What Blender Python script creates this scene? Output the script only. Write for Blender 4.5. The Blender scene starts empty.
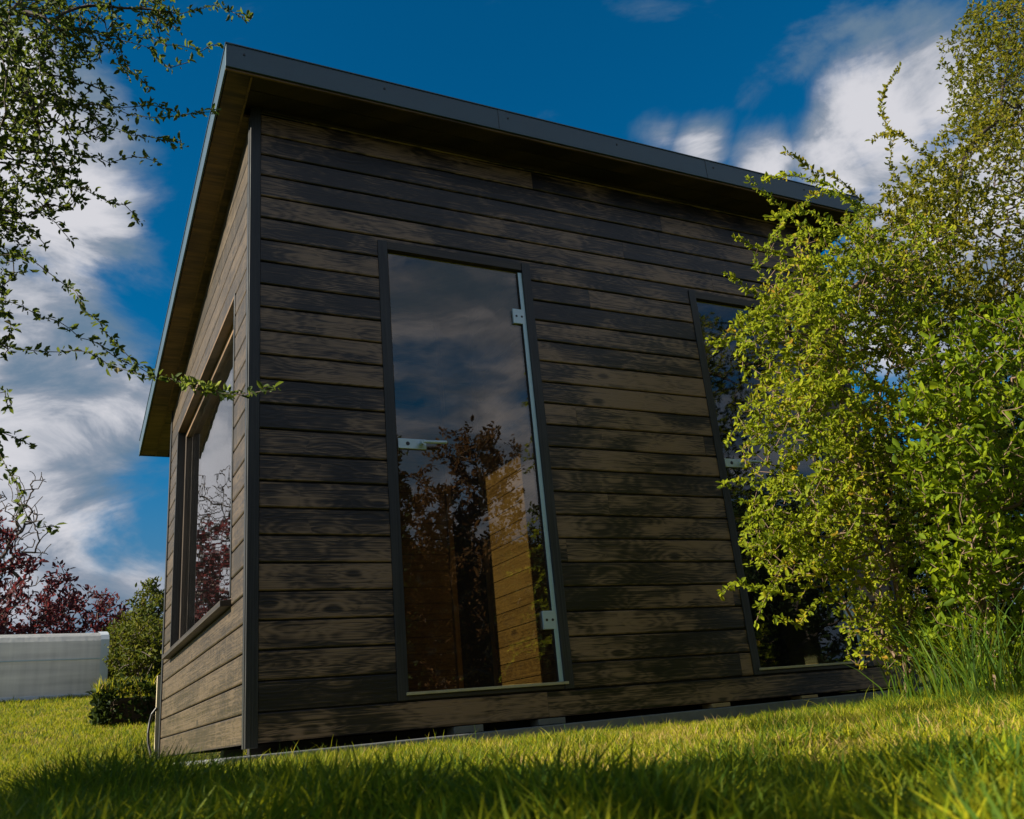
import bpy, math, random
import numpy as np
from mathutils import Vector, Matrix
random.seed(7); rng = np.random.default_rng(11)
SC = bpy.context.scene
COL = SC.collection
V = Vector

# ------------------------------------------------------------------ camera numbers (metres; hut corner = origin)
CAM = np.array([-0.7285, -3.8483, 0.0109]); YAW, PITCH, ROLL, F = 0.4886, 0.3405, -0.0942, 902.2371
cy, sy, cp, sp = math.cos(YAW), math.sin(YAW), math.cos(PITCH), math.sin(PITCH)
fw = np.array([sy*cp, cy*cp, sp]); rt = np.array([cy, -sy, 0.0]); up = np.cross(rt, fw)
rt, up = rt*math.cos(ROLL)+up*math.sin(ROLL), -rt*math.sin(ROLL)+up*math.cos(ROLL)
def ray(x, y): return fw + rt*(x-512)/F - up*(y-409.5)/F
def onY(x, y, Y):
    d = ray(x, y); return CAM + d*((Y-CAM[1])/d[1])
def atd(x, y, D):
    d = ray(x, y); return CAM + d*(D/math.hypot(d[0], d[1]))
def direc(x, y):
    d = ray(x, y); return d/np.linalg.norm(d)
def polar(azdeg, dist):
    a = math.radians(azdeg); return CAM[0]+math.sin(a)*dist, CAM[1]+math.cos(a)*dist

def sstep(a, b, x):
    t = np.clip((np.asarray(x, float)-a)/(b-a), 0, 1); return t*t*(3-2*t)
def ground_z(x, y):
    x = np.asarray(x, float); y = np.asarray(y, float)
    yy = np.clip(y-1.0, 0, None); y9 = np.clip(yy, 0, 9.0)
    h = 0.085*y9 + 0.0045*y9*y9 + 0.02*(yy-y9)
    m = sstep(-0.35, 0.3, x)*(1-sstep(2.9, 3.6, y))*(1-sstep(6.0, 9.0, x))
    h = h*(1-m)
    bump = 0.010*np.sin(x*2.1+0.4)*np.cos(y*1.7) + 0.006*np.sin(x*5.3+y*3.1)
    near = sstep(0.15, 0.5, np.maximum(np.maximum(-x, x-3.9), -y))
    h = h + sstep(-2.8, -.35, y)*(1-sstep(1.2, 3.0, y))*(.034-.016*sstep(.5, 3.0, x))
    return -0.078 + h + bump*near*0.8 + 0.02*sstep(2.5, 5, x)

# ------------------------------------------------------------------ mesh helpers
def tag(o, label=None, cat=None, group=None, kind=None):
    if label: o['label'] = label
    if cat: o['category'] = cat
    if group: o['group'] = group
    if kind: o['kind'] = kind
    return o
def empty(name, loc, label, cat, group=None):
    o = bpy.data.objects.new(name, None); COL.objects.link(o); o.location = loc
    o.empty_display_size = 0.1
    return tag(o, label, cat, group)
def link(name, me, mat, parent=None, keep=True):
    o = bpy.data.objects.new(name, me); COL.objects.link(o)
    if mat is not None: me.materials.append(mat)
    if parent is not None:
        o.parent = parent
        if keep:
            root = parent
            off = V((0, 0, 0))
            while root is not None:
                off += root.location; root = root.parent
            o.location = -off
    return o
class MB:
    def __init__(s): s.v = []; s.f = []; s.t = []
    def poly(s, pts, faces, tone=0.5):
        b = len(s.v); s.v += [tuple(p) for p in pts]
        for q in faces: s.f.append([b+i for i in q]); s.t.append(tone)
        return s
    def box(s, x0, x1, y0, y1, z0, z1, tone=0.5):
        p = [(x0,y0,z0),(x1,y0,z0),(x1,y1,z0),(x0,y1,z0),(x0,y0,z1),(x1,y0,z1),(x1,y1,z1),(x0,y1,z1)]
        return s.poly(p, [(0,3,2,1),(4,5,6,7),(0,1,5,4),(1,2,6,5),(2,3,7,6),(3,0,4,7)], tone)
    def cyl(s, p0, p1, r0, r1=None, n=12, cap=True):
        r1 = r0 if r1 is None else r1
        p0, p1 = V(p0), V(p1); d = (p1-p0).normalized()
        a = d.orthogonal().normalized(); b = d.cross(a)
        pts = []
        for p, r in ((p0, r0), (p1, r1)):
            for i in range(n):
                t = 2*math.pi*i/n; pts.append(p + a*math.cos(t)*r + b*math.sin(t)*r)
        fs = [(i, (i+1) % n, n+(i+1) % n, n+i) for i in range(n)]
        if cap: fs += [tuple(range(n-1, -1, -1)), tuple(range(n, 2*n))]
        return s.poly(pts, fs)
    def build(s, name, mat, parent=None, bevel=0, smooth=False):
        me = bpy.data.meshes.new(name); me.from_pydata(s.v, [], s.f); me.update()
        a = me.attributes.new('tone', 'FLOAT', 'FACE'); a.data.foreach_set('value', s.t)
        if smooth: me.polygons.foreach_set('use_smooth', [True]*len(me.polygons))
        o = link(name, me, mat, parent)
        if bevel:
            m = o.modifiers.new('edge', 'BEVEL'); m.width = bevel; m.segments = 2; m.limit_method = 'ANGLE'
        return o

def np_mesh(name, verts, faces, nper, mat, parent=None, tone=None, extra=None, smooth=False):
    """verts (N,3), faces (M,nper) int; tone per face"""
    me = bpy.data.meshes.new(name)
    me.vertices.add(len(verts)); me.vertices.foreach_set('co', np.ascontiguousarray(verts, dtype=np.float32).ravel())
    m = len(faces)
    me.loops.add(m*nper); me.loops.foreach_set('vertex_index', np.ascontiguousarray(faces, dtype=np.int32).ravel())
    me.polygons.add(m); me.polygons.foreach_set('loop_start', np.arange(m, dtype=np.int32)*nper)
    try: me.polygons.foreach_set('loop_total', np.full(m, nper, dtype=np.int32))
    except Exception: pass
    me.update(calc_edges=True); me.validate()
    if smooth: me.polygons.foreach_set('use_smooth', np.ones(len(me.polygons), dtype=bool))
    if tone is not None and len(me.polygons) == m:
        a = me.attributes.new('tone', 'FLOAT', 'FACE'); a.data.foreach_set('value', np.asarray(tone, dtype=np.float32))
    if extra is not None:
        a = me.attributes.new('along', 'FLOAT', 'POINT'); a.data.foreach_set('value', np.asarray(extra, dtype=np.float32))
    return link(name, me, mat, parent)

# ------------------------------------------------------------------ materials
def new_mat(name):
    m = bpy.data.materials.new(name); m.use_nodes = True; nt = m.node_tree
    for n in list(nt.nodes): nt.nodes.remove(n)
    return m, nt
def N(nt, t, **kw):
    n = nt.nodes.new(t)
    for k, v in kw.items():
        if k in n.inputs.keys(): n.inputs[k].default_value = v
        else: setattr(n, k, v)
    return n
def L(nt, a, b): nt.links.new(a, b)
def ramp(nt, fac, stops):
    r = nt.nodes.new('ShaderNodeValToRGB'); e = r.color_ramp.elements
    while len(e) < len(stops): e.new(0.5)
    for i, (p, c) in enumerate(stops):
        e[i].position = p; e[i].color = (*c, 1) if len(c) == 3 else c
    L(nt, fac, r.inputs[0]); return r.outputs[0]
def math_n(nt, op, a, b=None, c=None, clamp=False):
    n = nt.nodes.new('ShaderNodeMath'); n.operation = op; n.use_clamp = clamp
    for i, x in enumerate((a, b, c)):
        if x is None: continue
        if isinstance(x, (int, float)): n.inputs[i].default_value = x
        else: L(nt, x, n.inputs[i])
    return n.outputs[0]
def mixc(nt, fac, a, b, mode='MIX'):
    n = nt.nodes.new('ShaderNodeMix'); n.data_type = 'RGBA'; n.blend_type = mode
    for idx, x in ((0, fac), (6, a), (7, b)):
        if isinstance(x, (int, float)): n.inputs[idx].default_value = x
        elif isinstance(x, tuple): n.inputs[idx].default_value = (*x, 1)
        else: L(nt, x, n.inputs[idx])
    return n.outputs[2]
def noise(nt, vec, scale, detail=4, rough=.55, dist=0):
    n = N(nt, 'ShaderNodeTexNoise'); n.inputs['Scale'].default_value = scale; n.inputs['Detail'].default_value = detail
    n.inputs['Roughness'].default_value = rough; n.inputs['Distortion'].default_value = dist
    if vec is not None: L(nt, vec, n.inputs['Vector'])
    return n.outputs['Fac']
def out(nt, sh):
    o = nt.nodes.new('ShaderNodeOutputMaterial'); L(nt, sh, o.inputs['Surface']); return o
def principled(nt, col, rough, bump=None, bstr=0.2, bdist=0.01, spec=0.5, metal=0.0):
    p = nt.nodes.new('ShaderNodeBsdfPrincipled')
    for k, x in (('Base Color', col), ('Roughness', rough), ('Metallic', metal), ('Specular IOR Level', spec)):
        if isinstance(x, tuple): p.inputs[k].default_value = (*x, 1)
        elif isinstance(x, (int, float)): p.inputs[k].default_value = x
        else: L(nt, x, p.inputs[k])
    if bump is not None:
        b = nt.nodes.new('ShaderNodeBump'); b.inputs['Strength'].default_value = bstr; b.inputs['Distance'].default_value = bdist
        L(nt, bump, b.inputs['Height']); L(nt, b.outputs[0], p.inputs['Normal'])
    return p.outputs[0]

def wood_mat(name, dark, mid, light, blot=0.6, rough=(0.38, 0.62), vertical=False, spec=0.5, knots=True, dirt=False):
    m, nt = new_mat(name)
    tc = N(nt, 'ShaderNodeTexCoord'); sep = N(nt, 'ShaderNodeSeparateXYZ'); L(nt, tc.outputs['Object'], sep.inputs[0])
    at = N(nt, 'ShaderNodeAttribute', attribute_name='tone'); tone = at.outputs['Fac']
    s = math_n(nt, 'ADD', sep.outputs[0], sep.outputs[1])
    al, ac = (sep.outputs[2], s) if vertical else (s, sep.outputs[2])
    off = math_n(nt, 'MULTIPLY', tone, 37.0)
    def vec(sa, sc):
        c = N(nt, 'ShaderNodeCombineXYZ')
        L(nt, math_n(nt, 'MULTIPLY', math_n(nt, 'ADD', al, off), sa), c.inputs[0])
        L(nt, math_n(nt, 'MULTIPLY', ac, sc), c.inputs[1]); L(nt, off, c.inputs[2])
        return c.outputs[0]
    # knots bend the grain around them
    vk = vec(4.2, 9.5)
    vo = N(nt, 'ShaderNodeTexVoronoi'); vo.inputs['Scale'].default_value = 1.0; vo.inputs['Randomness'].default_value = 0.9
    L(nt, vk, vo.inputs['Vector'])
    vs_ = N(nt, 'ShaderNodeSeparateColor'); L(nt, vo.outputs['Color'], vs_.inputs[0]); kon = math_n(nt, 'GREATER_THAN', vs_.outputs[0], .6)
    kd = math_n(nt, 'ADD', vo.outputs['Distance'], math_n(nt, 'MULTIPLY', math_n(nt, 'SUBTRACT', 1.0, kon), .6))
    knot = ramp(nt, kd, [(0.0, (1, 1, 1)), (0.10, (0.85,)*3), (0.19, (0,)*3)])
    halo = ramp(nt, kd, [(0.14, (0,)*3), (0.24, (1,)*3), (0.48, (0,)*3)])
    base = noise(nt, vec(.55, 15.0), 1.0, 3, .5, 0.6)
    wav = N(nt, 'ShaderNodeMath', operation='ADD'); L(nt, math_n(nt, 'MULTIPLY', base, 16.0), wav.inputs[0])
    L(nt, math_n(nt, 'MULTIPLY', kd, 9.0 if knots else 0.0), wav.inputs[1])
    rings = math_n(nt, 'ADD', math_n(nt, 'MULTIPLY', math_n(nt, 'SINE', math_n(nt, 'MULTIPLY', wav.outputs[0], 3.2)), 0.5), 0.5)
    fine = noise(nt, vec(1.5, 170.0), 1.0, 5, .7)
    fib = noise(nt, vec(4.0, 420.0), 1.0, 4, .75)
    g = math_n(nt, 'ADD', math_n(nt, 'MULTIPLY', rings, 0.11), math_n(nt, 'MULTIPLY', fine, 0.74))
    g = math_n(nt, 'ADD', g, math_n(nt, 'MULTIPLY', fib, 0.60))
    g = math_n(nt, 'ADD', math_n(nt, 'MULTIPLY', math_n(nt, 'SUBTRACT', g, .70), 1.8), .50)
    bl = noise(nt, vec(2.6, 6.0), 1.0, 3, .55, 0.5)
    bl2 = noise(nt, vec(0.9, 1.5), 1.0, 2, .5)
    g = math_n(nt, 'ADD', g, math_n(nt, 'MULTIPLY', math_n(nt, 'SUBTRACT', bl, 0.5), blot*1.5))
    g = math_n(nt, 'ADD', g, math_n(nt, 'MULTIPLY', math_n(nt, 'SUBTRACT', bl2, 0.5), blot*0.9))
    g = math_n(nt, 'ADD', g, math_n(nt, 'MULTIPLY', math_n(nt, 'SUBTRACT', tone, 0.5), 0.28))
    if knots: g = math_n(nt, 'ADD', g, math_n(nt, 'MULTIPLY', halo, .16))
    col = ramp(nt, g, [(0.24, dark), (0.50, mid), (0.84, light)])
    if knots:
        col = mixc(nt, math_n(nt, 'MULTIPLY', knot, 0.8), col, tuple(c*0.35 for c in dark))
    if dirt:
        st = noise(nt, None, 1, 3)
        c = N(nt, 'ShaderNodeCombineXYZ'); L(nt, math_n(nt, 'MULTIPLY', s, 26.0), c.inputs[0]); L(nt, math_n(nt, 'MULTIPLY', sep.outputs[2], 1.6), c.inputs[1])
        dn = noise(nt, c.outputs[0], 1.0, 3, .6)
        col = mixc(nt, math_n(nt, 'MULTIPLY', ramp(nt, dn, [(0.5, (0,)*3), (0.72, (1,)*3)]), 0.35), col, tuple(c*1.5 for c in light))
    ro = N(nt, 'ShaderNodeMapRange'); L(nt, fine, ro.inputs[0]); ro.inputs[1].default_value = .3; ro.inputs[2].default_value = .7
    ro.inputs[3].default_value = rough[0]; ro.inputs[4].default_value = rough[1]
    hb = math_n(nt, 'ADD', math_n(nt, 'MULTIPLY', fine, 0.7), math_n(nt, 'MULTIPLY', rings, 0.25))
    out(nt, principled(nt, col, ro.outputs[0], hb, 0.45, 0.003, spec))
    return m

def plain_mat(name, col, rough=.5, metal=0, var=.15, scale=8, bump=0.1, spec=.5):
    m, nt = new_mat(name)
    tc = N(nt, 'ShaderNodeTexCoord'); n1 = noise(nt, tc.outputs['Object'], scale, 6, .6)
    c = mixc(nt, n1, tuple(x*(1-var) for x in col), tuple(min(1, x*(1+var)) for x in col))
    r = math_n(nt, 'ADD', math_n(nt, 'MULTIPLY', math_n(nt, 'SUBTRACT', n1, .5), .3), rough, clamp=True)
    out(nt, principled(nt, c, r, n1, bump, .004, spec, metal)); return m

def leaf_mat(name, cols, trans=0.35, tcol=(0.25, 0.32, 0.03), rough=.45, nscale=2.0):
    m, nt = new_mat(name)
    at = N(nt, 'ShaderNodeAttribute', attribute_name='tone')
    tc = N(nt, 'ShaderNodeTexCoord'); n1 = noise(nt, tc.outputs['Object'], nscale, 3, .6)
    f = math_n(nt, 'ADD', math_n(nt, 'MULTIPLY', at.outputs['Fac'], .7), math_n(nt, 'MULTIPLY', math_n(nt, 'SUBTRACT', n1, .5), .9))
    f = math_n(nt, 'ADD', f, .15)
    k = len(cols); col = ramp(nt, f, [(0.05+0.9*i/(k-1), c) for i, c in enumerate(cols)])
    p = principled(nt, col, .6, spec=.12)
    t = N(nt, 'ShaderNodeBsdfTranslucent')
    tcn = mixc(nt, 0.65, col, tcol); L(nt, tcn, t.inputs['Color'])
    mx = N(nt, 'ShaderNodeMixShader'); mx.inputs[0].default_value = trans
    L(nt, p, mx.inputs[1]); L(nt, t.outputs[0], mx.inputs[2]); out(nt, mx.outputs[0]); return m

def glass_mat(name, tint, ior=1.75, dirt=0.04):
    m, nt = new_mat(name)
    fr = N(nt, 'ShaderNodeFresnel'); ge = N(nt, 'ShaderNodeNewGeometry')
    # the node inverts the index on back faces; undo that so both faces of the thin pane behave alike
    io = math_n(nt, 'ADD', math_n(nt, 'MULTIPLY', ge.outputs['Backfacing'], 1.0/ior-ior), ior); L(nt, io, fr.inputs['IOR'])
    tr = N(nt, 'ShaderNodeBsdfTransparent'); tr.inputs['Color'].default_value = (*tint, 1)
    gl = N(nt, 'ShaderNodeBsdfGlossy'); gl.inputs['Roughness'].default_value = 0.0; gl.inputs['Color'].default_value = (.95, .95, .95, 1)
    tc = N(nt, 'ShaderNodeTexCoord'); nz = noise(nt, tc.outputs['Object'], 3.0, 2, .5)
    b = N(nt, 'ShaderNodeBump'); b.inputs['Strength'].default_value = 0.035; b.inputs['Distance'].default_value = .02
    L(nt, nz, b.inputs['Height']); L(nt, b.outputs[0], gl.inputs['Normal'])
    mx = N(nt, 'ShaderNodeMixShader'); L(nt, fr.outputs[0], mx.inputs[0]); L(nt, tr.outputs[0], mx.inputs[1]); L(nt, gl.outputs[0], mx.inputs[2])
    df = N(nt, 'ShaderNodeBsdfDiffuse'); df.inputs['Color'].default_value = (.45, .42, .38, 1)
    sm = ramp(nt, noise(nt, tc.outputs['Object'], 14, 6, .7, .8), [(.55, (0,)*3), (.8, (1,)*3)])
    mx2 = N(nt, 'ShaderNodeMixShader'); L(nt, math_n(nt, 'ADD', math_n(nt, 'MULTIPLY', sm, dirt), dirt*.15), mx2.inputs[0])
    L(nt, mx.outputs[0], mx2.inputs[1]); L(nt, df.outputs[0], mx2.inputs[2])
    out(nt, mx2.outputs[0]); return m

M = {}
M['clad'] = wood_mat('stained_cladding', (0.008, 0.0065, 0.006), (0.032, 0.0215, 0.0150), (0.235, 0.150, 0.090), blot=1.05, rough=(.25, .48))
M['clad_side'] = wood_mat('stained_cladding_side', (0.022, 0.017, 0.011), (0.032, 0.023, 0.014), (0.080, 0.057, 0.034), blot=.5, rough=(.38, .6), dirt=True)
M['trim'] = wood_mat('stained_trim', (0.009, 0.0095, 0.010), (0.018, 0.019, 0.020), (0.036, 0.036, 0.037), blot=.35, rough=(.4, .55), vertical=True, knots=False)
M['trim_h'] = wood_mat('stained_trim_level', (0.010, 0.009, 0.008), (0.026, 0.021, 0.017), (0.05, 0.04, 0.03), blot=.4, rough=(.4, .6), knots=False)
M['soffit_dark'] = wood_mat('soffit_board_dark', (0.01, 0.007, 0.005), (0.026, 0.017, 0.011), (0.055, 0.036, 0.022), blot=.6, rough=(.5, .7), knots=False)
M['soffit'] = wood_mat('soffit_board', (0.04, 0.024, 0.012), (0.12, 0.072, 0.036), (0.22, 0.13, 0.065), blot=.6, rough=(.5, .7), knots=False)  # brown raised to carry bounced light along the side eaves
M['pine'] = wood_mat('pine_panelling', (0.11, 0.075, 0.018), (0.21, 0.155, 0.040), (0.29, 0.22, 0.065), blot=.35, rough=(.4, .6))
M['pine_trim'] = wood_mat('pine_trim', (0.15, 0.10, 0.03), (0.28, 0.20, 0.065), (0.36, 0.27, 0.10), blot=.3, rough=(.4, .6), vertical=True, knots=False)
M['sash'] = wood_mat('sash_wood', (0.012, 0.009, 0.007), (0.04, 0.028, 0.02), (0.07, 0.05, 0.035), blot=.4, rough=(.4, .6), vertical=True, knots=False)
M['backing'] = plain_mat('groove_shadow_board', (0.012, 0.010, 0.008), .8)
M['fascia'] = plain_mat('grey_coated_metal', (0.055, 0.09, 0.115), .36, 0.3, .22, 5, .08)
M['rail'] = plain_mat('brushed_aluminium', (0.45, 0.62, 0.68), .4, .3, .1, 30, .05)
M['steel'] = plain_mat('satin_steel', (0.50, 0.62, 0.68), .35, .3, .08, 30, .05)
M['sill'] = plain_mat('pale_sill', (0.42, 0.38, 0.24), .5, 0, .3, 20, .2)
M['concrete'] = plain_mat('concrete', (0.16, 0.17, 0.175), .85, 0, .35, 22, .5)
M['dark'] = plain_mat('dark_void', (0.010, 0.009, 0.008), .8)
M['olive'] = plain_mat('yellow_lit_bead', (0.30, 0.27, 0.06), .5, 0, .3, 20, .2)  # yellowish light on the door head underside, put into the bead colour
M['yellowwood'] = plain_mat('bare_wood_block', (0.42, 0.29, 0.12), .7, 0, .3, 20, .2)
M['greyblock'] = plain_mat('grey_block', (0.16, 0.16, 0.13), .8, 0, .3, 20, .2)
M['glass'] = glass_mat('bronze_glass', (0.72, 0.61, 0.48), 1.95, .09)
M['glass_blue'] = glass_mat('grey_glass', (0.55, 0.60, 0.66), 1.7, .05)
M['glass_win'] = glass_mat('window_glass', (0.56, 0.58, 0.60), 2.0, .02)
M['bark'] = plain_mat('bark', (0.075, 0.055, 0.045), .8, 0, .5, 25, .6)
M['twig'] = plain_mat('twig_bark', (0.15, 0.095, 0.06), .7, 0, .5, 25, .4)
M['twig_dark'] = plain_mat('dark_twig', (0.05, 0.033, 0.026), .7, 0, .4, 25, .4)
M['leaf_left'] = leaf_mat('barberry_leaf', [(0.022, 0.034, 0.018), (0.045, 0.070, 0.024), (0.09, 0.13, 0.03), (0.20, 0.12, 0.06)], .33)
M['leaf_tip'] = leaf_mat('young_leaf', [(0.10, 0.17, 0.03), (0.22, 0.28, 0.05), (0.32, 0.33, 0.08)], .4)
M['leaf_barb'] = leaf_mat('yellow_green_leaf', [(0.030, 0.055, 0.008), (0.12, 0.17, 0.012), (0.32, 0.36, 0.016), (0.42, 0.22, 0.03)], .5, (0.46, 0.54, 0.03), nscale=3)
M['leaf_tall'] = leaf_mat('tall_shrub_leaf', [(0.014, 0.030, 0.006), (0.065, 0.085, 0.008), (0.20, 0.20, 0.012), (0.27, 0.18, 0.02)], .42, (0.42, 0.38, 0.015), nscale=1.2)
M['leaf_broad'] = leaf_mat('broad_leaf', [(0.025, 0.06, 0.006), (0.13, 0.20, 0.010), (0.34, 0.40, 0.016)], .5, (0.42, 0.50, 0.015), nscale=3)
M['leaf_red'] = leaf_mat('plum_red_leaf', [(0.020, 0.010, 0.010), (0.075, 0.028, 0.034), (0.17, 0.065, 0.075)], .35, (0.3, 0.05, 0.05), nscale=.6)
M['leaf_dark'] = leaf_mat('dark_leaf', [(0.008, 0.016, 0.006), (0.020, 0.040, 0.010), (0.05, 0.08, 0.016)], .2, (0.1, 0.14, 0.02), nscale=.7)
M['leaf_hedge'] = leaf_mat('conifer_hedge_leaf', [(0.015, 0.035, 0.006), (0.065, 0.09, 0.010), (0.17, 0.15, 0.015)], .25, (0.2, 0.22, 0.02), nscale=1.1)
M['leaf_ivy'] = leaf_mat('ivy_leaf', [(0.006, 0.014, 0.005), (0.018, 0.034, 0.008), (0.06, 0.08, 0.014)], .2, (0.1, 0.14, 0.02), nscale=4)
M['leaf_brown'] = leaf_mat('bronze_leaf', [(0.02, 0.012, 0.006), (0.08, 0.045, 0.018), (0.16, 0.085, 0.03)], .3, (0.3, 0.15, 0.05), nscale=.6)
M['petal'] = leaf_mat('white_blossom', [(0.5, 0.48, 0.45), (0.75, 0.72, 0.7)], .3, (.8, .8, .8))

def grass_mat():
    m, nt = new_mat('grass_blade')
    at = N(nt, 'ShaderNodeAttribute', attribute_name='tone'); al = N(nt, 'ShaderNodeAttribute', attribute_name='along')
    tc = N(nt, 'ShaderNodeTexCoord'); n1 = noise(nt, tc.outputs['Object'], 1.6, 3, .6)
    f = math_n(nt, 'ADD', at.outputs['Fac'], math_n(nt, 'MULTIPLY', math_n(nt, 'SUBTRACT', n1, .5), .35))
    col = ramp(nt, f, [(0.0, (0.018, 0.055, 0.010)), (0.35, (0.060, 0.125, 0.012)), (0.62, (0.20, 0.24, 0.008)), (0.82, (0.42, 0.38, 0.018)), (0.97, (0.36, 0.25, 0.10))])
    p = principled(nt, col, .55, spec=.12)
    t = N(nt, 'ShaderNodeBsdfTranslucent'); L(nt, mixc(nt, .5, col, (0.50, 0.50, 0.02)), t.inputs['Color'])
    mx = N(nt, 'ShaderNodeMixShader'); mx.inputs[0].default_value = .42
    L(nt, p, mx.inputs[1]); L(nt, t.outputs[0], mx.inputs[2]); out(nt, mx.outputs[0]); return m
M['grass'] = grass_mat()
def lawn_mat():
    m, nt = new_mat('lawn_ground'); tc = N(nt, 'ShaderNodeTexCoord')
    a = noise(nt, tc.outputs['Object'], 30, 8, .75); b = noise(nt, tc.outputs['Object'], 1.3, 4, .6)
    c = ramp(nt, a, [(.3, (0.02, 0.03, 0.008)), (.5, (0.075, 0.09, 0.012)), (.72, (0.19, 0.18, 0.03))])
    c = mixc(nt, b, c, mixc(nt, .5, c, (0.05, 0.08, 0.01)))
    out(nt, principled(nt, c, .9, a, .9, .05, .2)); return m
M['lawn'] = lawn_mat()
def plastic_mat():
    m, nt = new_mat('milky_plastic'); tc = N(nt, 'ShaderNodeTexCoord')
    mp = N(nt, 'ShaderNodeMapping'); mp.inputs['Scale'].default_value = (.5, .5, 7); L(nt, tc.outputs['Object'], mp.inputs[0])
    a = noise(nt, mp.outputs[0], 1.2, 4, .55)
    mp2 = N(nt, 'ShaderNodeMapping'); mp2.inputs['Scale'].default_value = (9, 9, .6); L(nt, tc.outputs['Object'], mp2.inputs[0])
    b = noise(nt, mp2.outputs[0], 1.5, 3, .55)
    c = ramp(nt, math_n(nt, 'ADD', math_n(nt, 'MULTIPLY', a, .75), math_n(nt, 'MULTIPLY', b, .3)), [(.3, (.42, .43, .45)), (.72, (.80, .80, .80))])
    p = principled(nt, c, .35, b, .3, .02); t = N(nt, 'ShaderNodeBsdfTranslucent'); L(nt, c, t.inputs['Color'])
    mx = N(nt, 'ShaderNodeMixShader'); mx.inputs[0].default_value = .5
    L(nt, p, mx.inputs[1]); L(nt, t.outputs[0], mx.inputs[2]); out(nt, mx.outputs[0]); return m
M['plastic'] = plastic_mat()
M['white'] = plain_mat('white_frame_paint', (.55, .6, .66), .4, 0, .1)
M['stake'] = plain_mat('pale_stake_wood', (.5, .42, .28), .6, 0, .2)
M['hose'] = plain_mat('black_rubber', (.012, .012, .013), .45, 0, .1)
M['soil'] = plain_mat('soil', (.07, .045, .025), .9, 0, .5, 20, .8)

# ------------------------------------------------------------------ hut
P, Z0 = 0.12, 0.049
LX, LY = 3.80, 3.0
SLOPE = 0.183
def roof_z(y): return 3.0836 - SLOPE*(y+0.25)
hut = empty('sauna_hut', (LX/2, LY/2, 0), 'dark brown stained wooden sauna hut with a sloping roof, standing on a concrete slab', 'hut')

def clip_poly(poly, a, b, c):  # keep a*u+b*z<=c
    o = []
    for i in range(len(poly)):
        p, q = poly[i], poly[(i+1) % len(poly)]
        dp, dq = a*p[0]+b*p[1]-c, a*q[0]+b*q[1]-c
        if dp <= 0: o.append(p)
        if dp*dq < 0:
            t = dp/(dp-dq); o.append((p[0]+t*(q[0]-p[0]), p[1]+t*(q[1]-p[1])))
    return o
def cladding(name, u0, u1, ztop_fn, openings, to3, flip, mat, topline=None, seed=1, joints=True):
    r = random.Random(seed); mb = MB(); nb = 27
    for i in range(nb):
        za, zb = Z0+P*i, Z0+P*(i+1)
        lo, hi = za+0.0035, zb-0.0045
        rects = [(u0, u1)]
        # joints in the board
        cuts = []
        if joints:
            u = u0 + r.uniform(.6, 3.6)
            while u < u1-.3:
                cuts.append(u); u += r.uniform(2.4, 4.2)
        segs = []
        pts = [u0]+cuts+[u1]
        for a, b in zip(pts, pts[1:]): segs.append((a+.0006, b-.0006, r.random()))
        pieces = []
        for a, b, t in segs:
            zs = [lo, hi]
            for (oa, ob, oz0, oz1) in openings:
                for z in (oz0, oz1):
                    if lo < z < hi: zs.append(z)
            zs = sorted(set(zs))
            for z0, z1 in zip(zs, zs[1:]):
                iv = [(a, b)]
                for (oa, ob, oz0, oz1) in openings:
                    if oz0 <= (z0+z1)/2 <= oz1:
                        nv = []
                        for p, q in iv:
                            if ob <= p or oa >= q: nv.append((p, q)); continue
                            if oa > p: nv.append((p, oa))
                            if ob < q: nv.append((ob, q))
                        iv = nv
                for p, q in iv: pieces.append((p, q, z0, z1, t))
        for p, q, z0, z1, t in pieces:
            poly = [(p, z0), (q, z0), (q, z1), (p, z1)]
            if topline: poly = clip_poly(poly, *topline)
            else:
                zt = ztop_fn(0); poly = clip_poly(poly, 0, 1, zt)
            if len(poly) < 3: continue
            n = len(poly); cu = sum(a for a, b in poly)/n; cz = sum(b for a, b in poly)/n
            bv = .0034
            inner = [(a, min(max(b, z0+bv*1.4), z1-bv) if (abs(b-z0) < 1e-6 and abs(z0-lo) < 1e-6) or (abs(b-z1) < 1e-6 and abs(z1-hi) < 1e-6) else b) for a, b in poly]
            P3 = [to3(a, b, .012) for a, b in poly] + [to3(a, b, .0030) for a, b in poly] + [to3(a, b, 0) for a, b in inner]
            fs = []
            for k in range(n):
                k2 = (k+1) % n
                fs += [(k, k2, n+k2, n+k), (n+k, n+k2, 2*n+k2, 2*n+k)]
            fs.append(tuple(range(2*n, 3*n)))
            if flip: fs = [tuple(reversed(q)) for q in fs]
            mb.poly(P3, fs, t)
    return mb.build(name, mat, hut)
# openings (outer edge of the frames)
D1 = (0.633, 1.508, 0.172, 2.425); D2 = (2.598, 3.473, 0.172, 2.425)
W1 = (0.40, 2.56, 0.69, 2.20)
def frontp(u, z, d): return (u, d, z)
def leftp(u, z, d): return (d, u, z)
CB = 0.047
wallf = cladding('front_wall', CB, LX-CB, lambda u: 3.079, [D1, D2], frontp, False, M['clad'], seed=3)
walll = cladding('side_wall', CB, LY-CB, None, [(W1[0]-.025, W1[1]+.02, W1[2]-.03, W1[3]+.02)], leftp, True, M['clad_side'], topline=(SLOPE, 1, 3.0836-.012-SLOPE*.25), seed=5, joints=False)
wallr = cladding('side_wall', CB, LY-CB, None, [], lambda u, z, d: (LX-d, u, z), False, M['clad'], topline=(SLOPE, 1, 3.0836-.012-SLOPE*.25), seed=9)
wallb = cladding('rear_wall', CB, LX-CB, lambda u: roof_z(LY)-.01, [], lambda u, z, d: (u, LY-d, z), True, M['clad'], seed=10)

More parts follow.
